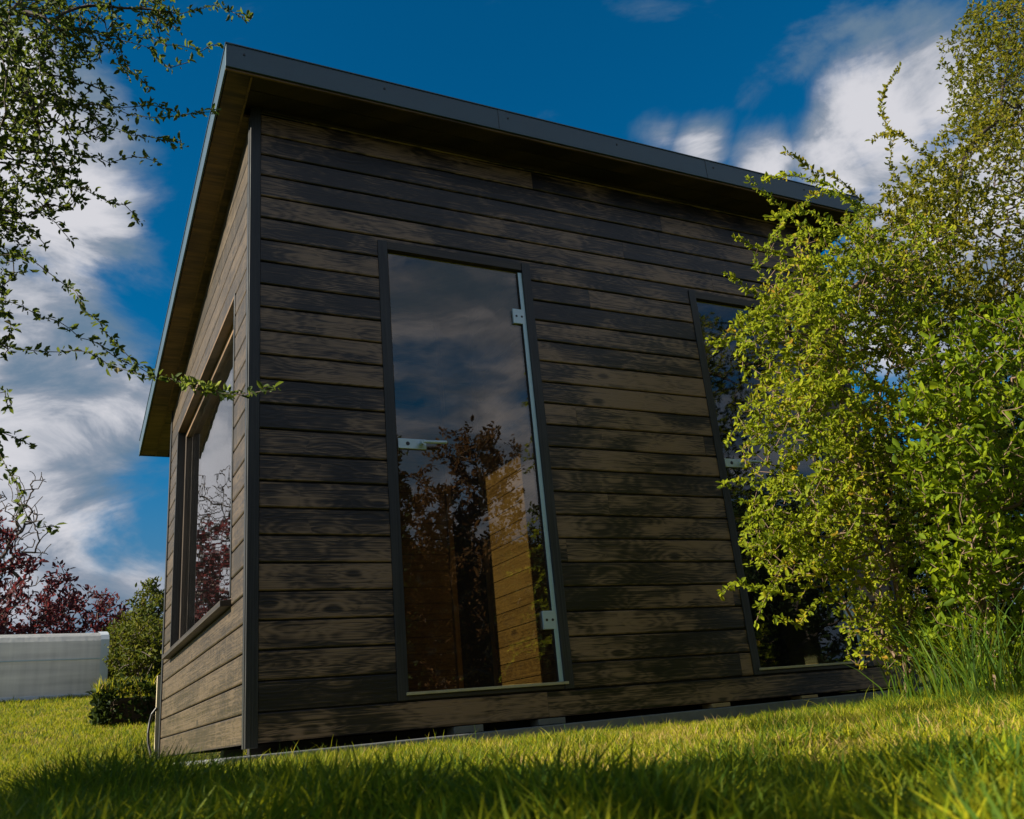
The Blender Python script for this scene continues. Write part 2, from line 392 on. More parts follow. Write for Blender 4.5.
def shell(name, mats, y_or_x, axis, a0, a1, holes, ztop, th=.06, off=.012):
    """solid inner wall behind the boards, cut round the openings"""
    mb = MB(); us = sorted(set([a0, a1]+[h[0] for h in holes]+[h[1] for h in holes]))
    for p, q in zip(us, us[1:]):
        hz = [(h[2], h[3]) for h in holes if h[0] <= (p+q)/2 <= h[1]]
        zs = [Z0+.006, 9]
        spans = []
        if hz: spans = [(Z0+.006, hz[0][0]), (hz[0][1], 9)]
        else: spans = [(Z0+.006, 9)]
        for z0, z1 in spans:
            if axis == 'y':   # wall plane y = const
                yy0, yy1 = (y_or_x, y_or_x+th)
                mb.box(p, q, yy0, yy1, z0, min(z1, ztop(yy0)-.015))
            else:
                xx0, xx1 = (y_or_x, y_or_x+th)
                zt = lambda u: min(z1, ztop(u)-.015)
                pts = [(xx0, p, z0), (xx1, p, z0), (xx1, q, z0), (xx0, q, z0), (xx0, p, zt(p)), (xx1, p, zt(p)), (xx1, q, zt(q)), (xx0, q, zt(q))]
                mb.poly(pts, [(0,3,2,1),(4,5,6,7),(0,1,5,4),(1,2,6,5),(2,3,7,6),(3,0,4,7)])
    return mb.build(name, mats, hut)
shell('wall_core', M['backing'], .012, 'y', .075, LX-.075, [D1, D2], roof_z)
shell('wall_core', M['backing'], LY-.072, 'y', .075, LX-.075, [], roof_z)
shell('wall_core', M['backing'], .012, 'x', .012, LY-.012, [(W1[0]-.02, W1[1]+.015, W1[2]-.03, W1[3]+.015)], roof_z)
shell('wall_core', M['backing'], LX-.072, 'x', .012, LY-.012, [], roof_z)

# corner boards
def post(name, x0, x1, y0, y1, z0, mat, parent=hut, bevel=.002):
    mb = MB(); zt = lambda y: roof_z(y)-.004
    mb.poly([(x0,y0,z0),(x1,y0,z0),(x1,y1,z0),(x0,y1,z0),(x0,y0,zt(y0)),(x1,y0,zt(y0)),(x1,y1,zt(y1)),(x0,y1,zt(y1))],
            [(0,3,2,1),(4,5,6,7),(0,1,5,4),(1,2,6,5),(2,3,7,6),(3,0,4,7)], random.random())
    return mb.build(name, mat, parent, bevel)
MB().box(-.005, .045, -.008, .010, .035, 3.081, .4).build('corner_board', M['trim'], hut, .002)
post('corner_board', -.0085, .009, .0125, .045, .035, M['trim'])
post('corner_board', LX-.052, LX+.006, -.008, .010, .035, M['trim'])
post('corner_board', LX-.009, LX+.0085, .0125, .048, .035, M['trim'])
post('corner_board', -.006, .052, LY-.010, LY+.008, .035, M['trim'])
post('corner_board', -.0085, .009, LY-.06, LY-.0125, .035, M['trim'])
post('corner_board', LX-.052, LX+.006, LY-.010, LY+.008, .035, M['trim'])

# roof: deck with metal edge
ROX0, ROX1, ROY0, ROY1 = -.17, 4.0, -.25, 3.68
def slab_slope(mb, x0, x1, y0, y1, dz0, dz1, tone=.5):
    p = []
    for dz in (dz0, dz1):
        for x, y in ((x0, y0), (x1, y0), (x1, y1), (x0, y1)): p.append((x, y, roof_z(y)+dz))
    return mb.poly(p, [(0,3,2,1),(4,5,6,7),(0,1,5,4),(1,2,6,5),(2,3,7,6),(3,0,4,7)], tone)
roof = slab_slope(MB(), ROX0+.012, ROX1-.012, ROY0+.012, ROY1-.012, .072, .115).build('roof', M['fascia'], hut)
so = MB()
slab_slope(so, ROX0+.014, -.046, ROY0+.014, ROY1-.014, .003, .0215, .3)
so.build('soffit_board', M['soffit'], roof, .002)
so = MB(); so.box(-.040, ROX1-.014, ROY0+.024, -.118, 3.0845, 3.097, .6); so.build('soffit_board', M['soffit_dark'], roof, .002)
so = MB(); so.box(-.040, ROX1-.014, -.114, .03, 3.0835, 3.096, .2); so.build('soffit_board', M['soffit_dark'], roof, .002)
so = MB(); slab_slope(so, -.040, .05, .034, ROY1-.014, .001, .0195, .2); so.build('soffit_board', M['soffit'], roof, .002)
so = MB(); slab_slope(so, -.0475, -.0385, ROY0+.03, ROY1-.02, -.004, .0025, .9); so.build('soffit_batten', M['soffit'], roof)
so = MB(); slab_slope(so, LX-.03, ROX1-.014, .034, ROY1-.014, .001, .0195, .2); so.build('soffit_board', M['soffit'], roof, .002)
so = MB(); slab_slope(so, .06, LX-.04, LY-.03, ROY1-.014, .001, .0195, .2); so.build('soffit_board', M['soffit'], roof, .002)
fa = MB(); fa.poly([(ROX0,ROY0,3.084),(ROX1,ROY0,3.084),(ROX1,ROY0+.010,3.084),(ROX0,ROY0+.010,3.084),(ROX0,ROY0,3.215),(ROX1,ROY0,3.215),(ROX1,ROY0+.010,3.215),(ROX0,ROY0+.010,3.215)],
        [(0,3,2,1),(4,5,6,7),(0,1,5,4),(1,2,6,5),(2,3,7,6),(3,0,4,7)]).build('fascia', M['fascia'], roof, .002)
fz = MB(); fz.box(.046, LX-.046, -.012, .006, 3.060, 3.0828, .3); fz.build('leak_strip', M['soffit_dark'], hut, .002)  # added dark strip covering a light leak at the wall top
fl = MB(); fl.box(ROX0+.002, ROX1-.002, ROY0+.011, ROY0+.022, 3.074, 3.0845); fl.build('drip_edge', M['soffit'], roof, .001)
for x0, x1 in ((ROX0, ROX0+.010), (ROX1-.010, ROX1)):
    m_ = MB(); slab_slope(m_, x0, x1, ROY0+.0105, ROY1, -.004, .128); m_.build('fascia', M['fascia'], roof, .002)
m_ = MB(); slab_slope(m_, ROX0+.0105, ROX1-.0105, ROY1-.010, ROY1-.0005, -.002, .124); m_.build('fascia', M['fascia'], roof, .002)
m_ = MB(); slab_slope(m_, ROX0-.004, ROX0+.03, ROY0-.004, ROY1+.004, .1285, .1335); m_.build('edge_trim', M['fascia'], roof)
m_ = MB(); m_.box(ROX0-.004, ROX1+.004, ROY0-.0045, ROY0+.03, 3.2155, 3.2205); m_.build('edge_trim', M['fascia'], roof)
for sx in (-.085, .62, 1.33, 2.04, 2.75, 3.5):
    m_ = MB(); m_.cyl((sx, ROY0-.003, 3.172), (sx, ROY0+.002, 3.172), .0055); m_.build('screw', M['hose'], roof)

for sx in (1.27, 2.69):
    m_ = MB(); m_.box(sx-.0012, sx+.0012, ROY0-.0016, ROY0+.002, 3.086, 3.2145); m_.build('sheet_seam', M['hose'], roof)
    m_ = MB(); m_.box(sx+.0014, sx+.045, ROY0-.0010, ROY0+.002, 3.0845, 3.2148); m_.build('sheet_lap', M['fascia'], roof)
# doors
def door(name, D, g, handle=True):
    x0, x1, z0, z1 = D
    d = empty(name, (0, 0, 0), None, None); del_keys = None
    d.parent = hut; d.location = V((x0, 0, z0)) - hut.location
    off = V((x0, 0, z0))
    def put(mb, nm, mat, bevel=.0015, parent=d):
        o = mb.build(nm, mat, None, bevel); o.parent = parent
        o.location = -off if parent is d else V((0, 0, 0)); return o
    jx0, jx1, jz0, jz1 = x0+.050, x1-.050, z0+.033, z1-.045
    # the frame is part of the door: jambs, head, bottom rail
    put(MB().box(x0, jx0, -.006, .075, z0, z1, .3), 'jamb', M['trim'])
    put(MB().box(jx1, x1, -.006, .075, z0, z1, .6), 'jamb', M['trim'])
    put(MB().box(jx0+.0005, jx1-.0005, -.002, .075, jz1, z1-.001, .4), 'head', M['trim_h'])
    put(MB().box(jx0+.0005, jx1-.0005, -.003, .075, z0+.001, jz0-.013, .4), 'bottom_rail', M['trim_h'])
    put(MB().box(jx0-.012, jx1+.018, -.014, .07, jz0-.0125, jz0, .5), 'sill', M['sill'], .002)
    put(MB().box(jx0+.0005, jx1-.0005, .030, .042, jz1-.013, jz1-.0005), 'stop_bead', M['olive'], .001)
    put(MB().box(jx0+.0005, jx0+.010, .030, .042, jz0+.001, jz1-.014), 'stop_bead', M['trim'], .001)
    put(MB().box(jx1-.024, jx1-.0005, .004, .030, jz0+.001, jz1-.014), 'hinge_rail', M['rail'], .001)
    put(MB().box(jx0+.011, jx1-.0255, .018, .026, jz0+.004, jz1-.015), 'pane', g, 0)
    put(MB().box(jx1-.0252, jx1-.0242, .006, .028, jz0+.004, jz1-.016), 'seal', M['hose'], 0)
    for zc in (2.098, .492):
        put(MB().box(jx1-.078, jx1-.006, .0035, .0175, zc-.043, zc+.043), 'hinge', M['steel'], .002)
        put(MB().box(jx1-.078, jx1-.006, .0265, .040, zc-.043, zc+.043), 'hinge', M['steel'], .002)
        for dx in (-.058, -.026):
            put(MB().cyl((jx1+dx, .0028, zc), (jx1+dx, .0036, zc), .0065, n=14), 'hinge_screw', M['hose'], 0)
    # handle
    pl = put(MB().box(jx0+.012, jx0+.155, .006, .0175, 1.315, 1.365), 'handle', M['steel'], .002)
    k = MB().cyl((jx0+.060, .005, 1.340), (jx0+.060, .0062, 1.340), .010); put(k, 'keyhole', M['hose'], 0, d)
    k = MB().cyl((jx0+.125, -.034, 1.340), (jx0+.125, .006, 1.340), .011, n=16); k.cyl((jx0+.1245, -.030, 1.341), (jx0+.245, -.030, 1.345), .0085, n=12)
    put(k, 'lever', M['steel'], 0, d)
    k = MB().cyl((jx0+.125, .0035, 1.340), (jx0+.125, .0058, 1.340), .017, n=20); put(k, 'rose', M['steel'], 0, d)
    return d
d1 = door('glass_door', D1, M['glass']); d1['label'] = 'bronze tinted glass door reflecting clouds and trees'
d2 = door('glass_door', D2, M['glass_blue']); d2['label'] = 'dark glass door half hidden by the yellow-green shrub'

# side window: deep opening, casing, sill
w = bpy.data.objects.new('window', None); COL.objects.link(w); w.parent = hut; w.location = V((0, W1[0], W1[2])) - hut.location
def putw(mb, nm, mat, bevel=.0015):
    o = mb.build(nm, mat, None, bevel); o.parent = w; o.location = -V((0, W1[0], W1[2])); return o
ya, yb, za, zb = W1
putw(MB().box(-.004, .20, ya-.022, ya, za, zb+.018, .6), 'frame', M['trim'])
putw(MB().box(-.004, .20, yb, yb+.018, za, zb+.018, .2), 'frame', M['trim'])
putw(MB().box(-.003, .20, ya+.0005, yb-.0005, zb, zb+.017, .2), 'frame', M['soffit'])
putw(MB().box(.048, .103, yb-.040, yb-.0005, za+.001, zb-.0005, .5), 'sash', M['sash'], .003)
putw(MB().box(.048, .103, ya+.0005, ya+.04, za+.001, zb-.0005, .5), 'sash', M['sash'], .003)
putw(MB().box(.049, .102, ya+.0405, yb-.0405, zb-.045, zb-.001, .5), 'sash', M['soffit'], .003)
putw(MB().box(.049, .102, ya+.0405, yb-.0405, za+.001, za+.04, .5), 'sash', M['soffit'], .003)
putw(MB().box(.070, .078, ya+.036, yb-.036, za+.036, zb-.04), 'pane', M['glass_win'], 0)
sl = MB(); s0, s1 = ya-.03, yb+.03
sl.poly([(-.050, s0, za-.045), (.12, s0, za-.035), (.12, s1, za-.035), (-.050, s1, za-.045), (-.050, s0, za-.018), (.12, s0, za+.004), (.12, s1, za+.004), (-.050, s1, za-.018)],
        [(0,3,2,1),(4,5,6,7),(0,1,5,4),(1,2,6,5),(2,3,7,6),(3,0,4,7)], .8)
putw(sl, 'sill', M['trim_h'], .002)

# interior
put = lambda mb, nm, mat, bevel=0: mb.build(nm, mat, hut, bevel)
put(MB().box(.075, LX-.075, .075, LY-.075, .10, .168, .5), 'floor_deck', M['pine'])
put(MB().box(.075, LX-.075, .075, LY-.075, 2.50, 2.53, .5), 'inner_ceiling', M['pine'])
def panelled(nm, x0, x1, y0, y1, axis):
    mb = MB(); z = .17; r = random.Random(4)
    while z < 2.48:
        if axis == 'x': mb.box(x0, x1, y0, y1, z+.0025, z+.088, r.random())
        else: mb.box(x0, x1, y0, y1, z+.0025, z+.088, r.random())
        z += .09
    return mb.build(nm, M['pine'], hut, 0)
panelled('partition', 1.5, 1.53, .09, .80, 'x')
panelled('partition', .45, 1.28, .86, .89, 'y')
post_ = MB().box(1.285, 1.315, .85, .90, .17, 2.49, .5); put(post_, 'partition_post', M['pine_trim'], .002)
post_ = MB().box(1.495, 1.535, .80, .845, .17, 2.49, .7); put(post_, 'partition_post', M['pine_trim'], .002)
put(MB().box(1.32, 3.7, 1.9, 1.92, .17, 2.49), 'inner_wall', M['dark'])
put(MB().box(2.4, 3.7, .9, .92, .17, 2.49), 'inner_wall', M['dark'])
put(MB().box(LX-.09, LX-.08, .09, 2.9, .17, 2.49), 'inner_wall', M['pine'])

# packers in the gap above the slab
for px, m_ in ((465, 'greyblock'), (548, 'greyblock'), (716, 'yellowwood'), (806, 'yellowwood')):
    x = onY(px, 700, .02)[0]
    put(MB().box(x-.07 if m_ == 'greyblock' else x-.045, x+.07, -.002, .11, .0+.0115+.0075*x, .0485), 'support_block', M[m_], .002)
for x in (.2, 1.4, 2.6, 3.7):
    put(MB().box(x-.05, x+.05, 1.4, 1.5, .008, .0475), 'support_block', M['greyblock'])
put(MB().box(.03, LX-.03, .085, .13, -.02, .0475), 'gap_blocker', M['dark'])  # added dark strip, stops daylight showing through the gap under the hut

# slab
sb = MB(); a, b = -.10, LX+.55; y0, y1 = -.10, LY+.1
zf = lambda x: .009+.0075*x if x > 0 else .009
sb.poly([(a,y0,-.35),(b,y0,-.35),(b,y1,-.35),(a,y1,-.35),(a,y0,zf(a)),(b,y0,zf(b)),(b,y1,zf(b)-.0),(a,y1,zf(a))],
        [(0,3,2,1),(4,5,6,7),(0,1,5,4),(1,2,6,5),(2,3,7,6),(3,0,4,7)])
slab = sb.build('concrete_slab', M['concrete'], None, .006); slab['kind'] = 'structure'

# ------------------------------------------------------------------ ground
xs = np.concatenate([np.linspace(-120, -8, 24), np.linspace(-7.6, 10, 89), np.linspace(11, 120, 24)])
ys = np.concatenate([np.linspace(-120, -9, 24), np.linspace(-8.6, 14, 114), np.linspace(15, 120, 24)])
XX, YY = np.meshgrid(xs, ys); ZZ = ground_z(XX, YY)
vv = np.stack([XX, YY, ZZ], -1).reshape(-1, 3); w_ = len(xs); h_ = len(ys)
idx = np.arange(w_*h_).reshape(h_, w_)
ff = np.stack([idx[:-1, :-1], idx[:-1, 1:], idx[1:, 1:], idx[1:, :-1]], -1).reshape(-1, 4)
lawn = np_mesh('lawn', vv, ff, 4, M['lawn'], smooth=True); lawn['kind'] = 'structure'

# ------------------------------------------------------------------ grass blades
def blades(pos, h, wd, tone, lean, seed=0, name='grass'):
    n = len(pos); r = np.random.default_rng(seed)
    az = r.uniform(0, 2*np.pi, n); d = np.stack([np.cos(az), np.sin(az), np.zeros(n)], 1)
    sd = r.uniform(0, 2*np.pi, n); side = np.stack([np.cos(sd), np.sin(sd), np.zeros(n)], 1)*wd[:, None]*.5
    upv = np.array([0, 0, 1.0]); le = lean*r.uniform(.2, 1.3, n)
    def pt(t): return pos + upv*(h*(t - .25*le*t*t))[:, None] + d*(h*le*t*t)[:, None]
    p0, p1, p2, p3 = pt(0), pt(.4), pt(.75), pt(1.0)
    vs = np.stack([p0-side, p0+side, p1-side*.95, p1+side*.95, p2-side*.6, p2+side*.6, p3-side*.04, p3+side*.04], 1).reshape(-1, 3)
    b = (np.arange(n)*8)[:, None]
    fs = np.concatenate([b+np.array([[0, 1, 3, 2]]), b+np.array([[2, 3, 5, 4]]), b+np.array([[4, 5, 7, 6]])], 1).reshape(-1, 4)
    al = np.tile(np.array([0, 0, .4, .4, .75, .75, 1, 1]), n)
    o = np_mesh(name, vs, fs, 4, M['grass'], tone=np.repeat(tone, 3), extra=al, smooth=False)
    return o
def sector(n, r0, r1, a0, a1, seed, pw=.5):
    r = np.random.default_rng(seed); u = r.uniform(0, 1, n)
    rr = (r0**(1/pw) + u*(r1**(1/pw)-r0**(1/pw)))**pw
    aa = np.radians(r.uniform(a0, a1, n))
    return np.stack([CAM[0]+np.sin(aa)*rr, CAM[1]+np.cos(aa)*rr], 1), rr
def keep(p):
    m = ~((p[:, 0] > -.105) & (p[:, 0] < LX+.56) & (p[:, 1] > -.105) & (p[:, 1] < LY+.105))
    return m
pa, ra = sector(85000, .42, 1.9, -12, 70, 1, .75)
pb, rb = sector(140000, 1.9, 5.2, -7, 68, 2, .6)
pc, rc = sector(90000, 5.2, 14.5, -6, 14, 3, .7)
pp = np.concatenate([pa, pb, pc]); rr = np.concatenate([ra, rb, rc]); k = keep(pp); pp, rr = pp[k], rr[k]
n = len(pp); r_ = np.random.default_rng(5)
patch = np.full(n, .5)
for k_ in range(26):
    fq = r_.uniform(2.5, 30); a_ = r_.uniform(0, 6.28); ph = r_.uniform(0, 6.28)
    patch += .42/math.sqrt(fq)*np.sin(fq*(pp[:, 0]*math.cos(a_)+pp[:, 1]*math.sin(a_))+ph)
patch = np.clip(patch, -.6, 1.6)
h = r_.uniform(.020, .052, n)*(0.72+.55*np.clip(patch, -.3, 1.3))
h *= 1+.9*sstep(1.6, 3.4, pp[:, 0]-.35*(pp[:, 1]+1.5))*(pp[:, 1] < 0)
tall = (r_.uniform(0, 1, n) < .03) & (rr > 2.4) & (pp[:, 1] > -1.6); h[tall] *= r_.uniform(1.2, 1.7, tall.sum())
h = h*(1+.75*(1-sstep(-.5, -.2, pp[:, 0]))*(1-sstep(1.8, 2.6, rr)))
h = np.where((rr < 2.4) & (pp[:, 0] > -.35), np.minimum(h, .056+.004*rr), h)
h = np.where(rr < 1.0, np.minimum(h, .10), h)
wd = r_.uniform(.0016, .0038, n)*(1+.35*(rr < 2.2))*(1+.5*(rr > 5)+.5*(rr > 8))
tone = np.clip(r_.normal(.60, .22, n)-.34*(patch-.5), 0, 1)
dry = r_.uniform(0, 1, n) < .13; tone[dry] = r_.uniform(.85, 1, dry.sum())
lush = sstep(1.4, 3.2, pp[:, 0]-.3*(pp[:, 1]+1.5)); tone = tone*(1-.35*lush)
tone = np.where((pp[:, 0] < .1) & (pp[:, 1] < -1.8), tone*.72, tone)  # near-left blades darkened, their shade put into the tone
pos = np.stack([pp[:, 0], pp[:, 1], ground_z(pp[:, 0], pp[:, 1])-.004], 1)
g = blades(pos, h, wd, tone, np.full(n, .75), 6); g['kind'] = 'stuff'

# tall tufts by the right-hand shrub
for i, (px, py, Y, n, hh) in enumerate([(935, 700, -1.1, 60, .50), (985, 705, -1.35, 90, .54), (900, 700, -.75, 26, .40), (1018, 715, -1.6, 80, .46)]):
    c = onY(px, py, Y); c[2] = float(ground_z(c[0], c[1]))
    r2 = np.random.default_rng(40+i)
    q = r2.normal(0, .09 if i != 2 else .05, (n, 2)); ps = np.stack([c[0]+q[:, 0], c[1]+q[:, 1], np.full(n, c[2]-.01)], 1)
    o = blades(ps, r2.uniform(.35, 1.0, n)*hh, r2.uniform(.005, .008, n), np.clip(r2.normal(.33, .12, n), 0, .7), np.full(n, .55), 50+i, 'grass_tuft')
    o.data.transform(Matrix.Translation(V(-c))); o.location = V(c)
    tag(o, ['tall bright grass tuft under the left side of the shrubs', 'densest tall grass tuft, under the broad-leaved shrub at the right', 'thin grass tuft close to the slab beside the hut end', 'grass tuft at the right edge, nearest the camera'][i], 'grass tuft', 'tall grass tufts under the shrubs')

# ------------------------------------------------------------------ plants
def grow(base, pts, chains=(), wob=.12, rng_=None, bias=.25):
    """connects attraction points to a tree from the base outward -> nodes, parent"""
    rg = rng_ or rng
    nodes = [np.array(base, float)]; par = [-1]; arr = np.zeros((len(pts)*6+400+sum(len(c) for c in chains)*8, 3)); arr[0] = base; cnt = 1
    plen = np.zeros(len(arr))
    def addseg(fr, target, step):
        nonlocal cnt
        a = arr[fr].copy(); d = target-a; Ln = np.linalg.norm(d); k = max(1, int(math.ceil(Ln/step)))
        side = rg.normal(0, 1, 3); side -= d*(side@d)/(Ln*Ln+1e-9)
        side = side/(np.linalg.norm(side)+1e-9)*Ln*wob*rg.uniform(.3, 1); side[2] += Ln*wob*.5
        last = fr
        for j in range(1, k+1):
            t = j/k
            if cnt >= len(arr): return last
            p = a + d*t + side*math.sin(math.pi*t)*(1 if k > 1 else 0)
            arr[cnt] = p; par.append(last); plen[cnt] = plen[last]+np.linalg.norm(p-arr[last]); last = cnt; cnt += 1
        return last
    for ch in chains:
        d = np.linalg.norm(arr[:cnt]-ch[0], axis=1); fr = int(np.argmin(d))
        last = addseg(fr, np.array(ch[0], float), .12)
        for q in ch[1:]: last = addseg(last, np.array(q, float), .032)
    pts = np.array(pts); order = np.argsort(np.linalg.norm(pts-np.array(base), axis=1)) if len(pts) else []
    for i in order:
        d = np.linalg.norm(arr[:cnt]-pts[i], axis=1) + bias*plen[:cnt]*.35
        fr = int(np.argmin(d)); addseg(fr, pts[i], .09)
    return arr[:cnt].copy(), np.array(par)
def tubes(nodes, par, tip, maxr, ns=5, ex=2.3):
    n = len(nodes); w = np.zeros(n); ch = np.zeros(n, int)
    for i in range(1, n): ch[par[i]] += 1
    w[ch == 0] = 1.0
    for i in range(n-1, 0, -1): w[par[i]] += w[i]
    r = np.minimum(tip*np.maximum(w, 1)**(1/ex), maxr)
    c = np.arange(1, n); p = par[1:]
    a, b = nodes[p], nodes[c]; d = b-a; ln = np.linalg.norm(d, axis=1, keepdims=True)+1e-9; d = d/ln
    ref = np.where(np.abs(d[:, 2:3]) > .9, np.array([[1., 0, 0]]), np.array([[0, 0, 1.]]))
    u = np.cross(d, ref); u /= np.linalg.norm(u, axis=1, keepdims=True)+1e-9; v = np.cross(d, u)
    ra = np.minimum(r[p], r[c]*1.35)[:, None]; rb = r[c][:, None]
    A, B = [], []
    for k in range(ns):
        t = 2*math.pi*k/ns; off = u*math.cos(t)+v*math.sin(t)
        A.append(a+off*ra); B.append(b+off*rb)
    vs = np.stack(A+B, 1).reshape(-1, 3); base = (np.arange(len(c))*2*ns)[:, None]
    fs = np.concatenate([base+np.array([[k, (k+1) % ns, ns+(k+1) % ns, ns+k]]) for k in range(ns)], 1).reshape(-1, 4)
    return vs, fs, r
def leaves(pos, size, rg, aspect=.45, up_bias=.25, outdir=None, fold=.25, dirs=None):
    n = len(pos); d = rg.normal(0, 1, (n, 3)) if dirs is None else dirs + rg.normal(0, .45, (n, 3))
    if outdir is not None: d += outdir
    d[:, 2] += up_bias; d /= np.linalg.norm(d, axis=1, keepdims=True)+1e-9
    q = rg.normal(0, 1, (n, 3)); q[:, 2] += .6
    s = np.cross(d, q); s /= np.linalg.norm(s, axis=1, keepdims=True)+1e-9; nn = np.cross(s, d)
    L_ = size*(.4+rg.uniform(0, 1, n)**1.3); L_ = L_[:, None]; W = L_*aspect
    b = pos; l1 = b+d*L_*.3-s*W*.42+nn*W*fold; l2 = b+d*L_*.68-s*W*.40+nn*W*fold; t = b+d*L_ - nn*L_*.06
    r2 = b+d*L_*.68+s*W*.40+nn*W*fold; r1 = b+d*L_*.3+s*W*.42+nn*W*fold
    vs = np.stack([b, l1, l2, t, r2, r1], 1).reshape(-1, 3); k = (np.arange(n)*6)[:, None]
    fs = np.concatenate([k+np.array([[0, 3, 2, 1]]), k+np.array([[0, 5, 4, 3]])], 1).reshape(-1, 4)
    return vs, fs
def blob_pts(blobs, n, rg, shell=.0):
    """random points in a union of ellipsoids (c, (rx,ry,rz))"""
    vol = np.array([b[1][0]*b[1][1]*b[1][2] for b in blobs]); pr = vol**.62; pr = pr/pr.sum()
    ii = rg.choice(len(blobs), n, p=pr); u = rg.normal(0, 1, (n, 3)); u /= np.linalg.norm(u, axis=1, keepdims=True)
    rad = rg.uniform(shell, 1, n)**(1/3)
    c = np.array([b[0] for b in blobs])[ii]; s = np.array([b[1] for b in blobs])[ii]
    return c + u*rad[:, None]*s
def plant(name, base, blobs, npts, lsize, lmat, bmat, label, cat, seed, per_node=3, node_r=.0035, tip=.0012, maxr=.02, group=None,
          chains=(), aspect=.45, spread=.012, wob=.12, crown='crown', trunk='trunk', thin=1.0, extra=None, ns=5, up_bias=.25, parts=None, ex=2.3, bias=.25, rosette=False):
    rg = np.random.default_rng(seed)
    pts = blob_pts(blobs, npts, rg) if npts else np.zeros((0, 3))
    gz = ground_z(pts[:, 0], pts[:, 1])+.05 if npts else None
    if npts: pts = pts[pts[:, 2] > gz]
    nodes, par = grow(base, pts, chains, wob, rg, bias)
    vs, fs, r = tubes(nodes, par, tip, maxr, ns, ex)
    root = empty(name, V(base), label, cat, group)
    np_mesh(trunk, vs, fs, 4, bmat, root, smooth=True)
    if per_node:
        ok = np.where(r[1:] < node_r)[0]+1
        ok = ok[rg.uniform(0, 1, len(ok)) < thin]
        rep = np.repeat(ok, per_node); f = rg.uniform(0, .12 if rosette else 1, len(rep))[:, None]
        pos = nodes[rep]*(1-f)+nodes[par[rep]]*f
        pos = pos + rg.normal(0, spread, pos.shape)*.6
        out_ = nodes[rep]-nodes[par[rep]]; out_ /= np.linalg.norm(out_, axis=1, keepdims=True)+1e-9
        tone_base = rg.uniform(0, 1, len(nodes))
        lv, lf = leaves(pos, lsize, rg, aspect, up_bias, out_*.7)
        tn = np.clip(.6*rg.uniform(0, 1, len(rep))+.4*tone_base[rep], 0, 1)
        np_mesh(crown, lv, lf, 4, lmat, root, tone=np.repeat(tn, 2))
    return root, nodes, r

def pxblob(px, py, Y, rpx, ry=1.0, rx=1.0, rz=1.0):
    c = onY(px, py, Y); dep = float((c-CAM)@fw); r = rpx*dep/F
    return (c, (r*rx, r*ry, r*rz))
# sprays: chains traced from the photo at their own depth
def chainY(pts): return [onY(px, py, Y) for px, py, Y in pts]
def chainD(pts): return [atd(px, py, D) for px, py, D in pts]

# --- yellow-green shrub in front of the second door
B = [pxblob(905, 330, -.9, 40), pxblob(915, 250, -.7, 40), pxblob(905, 420, -1.0, 34), pxblob(905, 520, -.95, 40), pxblob(905, 640, -.6, 38), pxblob(870, 640, -.7, 30), pxblob(800, 270, -.75, 48), pxblob(795, 345, -.8, 62), pxblob(800, 430, -.85, 66), pxblob(820, 520, -.9, 72), pxblob(865, 590, -.9, 42),
     pxblob(870, 300, -.7, 70), pxblob(880, 400, -.75, 75), pxblob(890, 500, -.8, 70), pxblob(760, 330, -.85, 26), pxblob(760, 420, -.9, 26),
     pxblob(900, 590, -.75, 50), pxblob(855, 235, -.7, 30), pxblob(960, 620, -.8, 50), pxblob(770, 540, -.9, 34), pxblob(830, 560, -.85, 30)]
ch = [chainY([(860, 470, -.85), (800, 492, -.95), (760, 482, -.98), (722, 484, -1.0)]), chainY([(850, 560, -.85), (800, 600, -.9), (750, 587, -.93), (722, 592, -.95)]),
      chainY([(840, 540, -.9), (790, 530, -.95), (745, 531, -.95)]), chainY([(850, 440, -.8), (800, 425, -.85), (742, 428, -.9), (728, 442, -.9)]),
      chainY([(840, 360, -.8), (780, 330, -.85), (725, 345, -.9), (708, 342, -.9)]), chainY([(840, 330, -.75), (780, 300, -.8), (748, 290, -.85), (728, 275, -.85)]),
      chainY([(850, 290, -.7), (790, 260, -.75), (750, 245, -.75), (735, 238, -.75)]), chainY([(870, 280, -.7), (800, 225, -.7), (765, 195, -.7), (748, 178, -.7)]),
      chainY([(850, 590, -.8), (800, 625, -.85), (775, 618, -.85)]), chainY([(905, 640, -.8), (880, 655, -.85), (862, 645, -.85)]),
      chainY([(800, 300, -.8), (740, 322, -.85), (715, 352, -.85)]), chainY([(860, 520, -.85), (790, 560, -.95), (760, 605, -.95)])]
rg = np.random.default_rng(55)
for k in range(60):
    a = rg.uniform(0, 1); py0 = 225+330*a
    st_ = np.array([rg.uniform(855, 905), py0+rg.uniform(-30, 30)]); Ln = rg.uniform(55, 135); th = math.pi+rg.uniform(-.75, .6)
    en = st_+Ln*np.array([math.cos(th), -math.sin(th)*-1]); Yk = rg.uniform(-1.15, -.6); q = []
    for t in (0, .35, .7, 1.0): m_ = st_*(1-t)+en*t; q.append((m_[0], m_[1]-26*math.sin(math.pi*t)*rg.uniform(.3, 1)+14*t*t, Yk-.1*t))
    ch.append(chainY(q))
bs = onY(905, 700, -.65); bs[2] = float(ground_z(bs[0], bs[1]))-.02
plant('barberry_shrub', bs, B, 3500, .027, M['leaf_barb'], M['twig'], 'yellow-green small-leaved shrub growing in front of the second glass door', 'shrub', 21,
      per_node=7, node_r=.0050, tip=.0013, maxr=.013, chains=ch, aspect=.55, spread=.008, rosette=True, up_bias=.1, crown='foliage', trunk='branches')
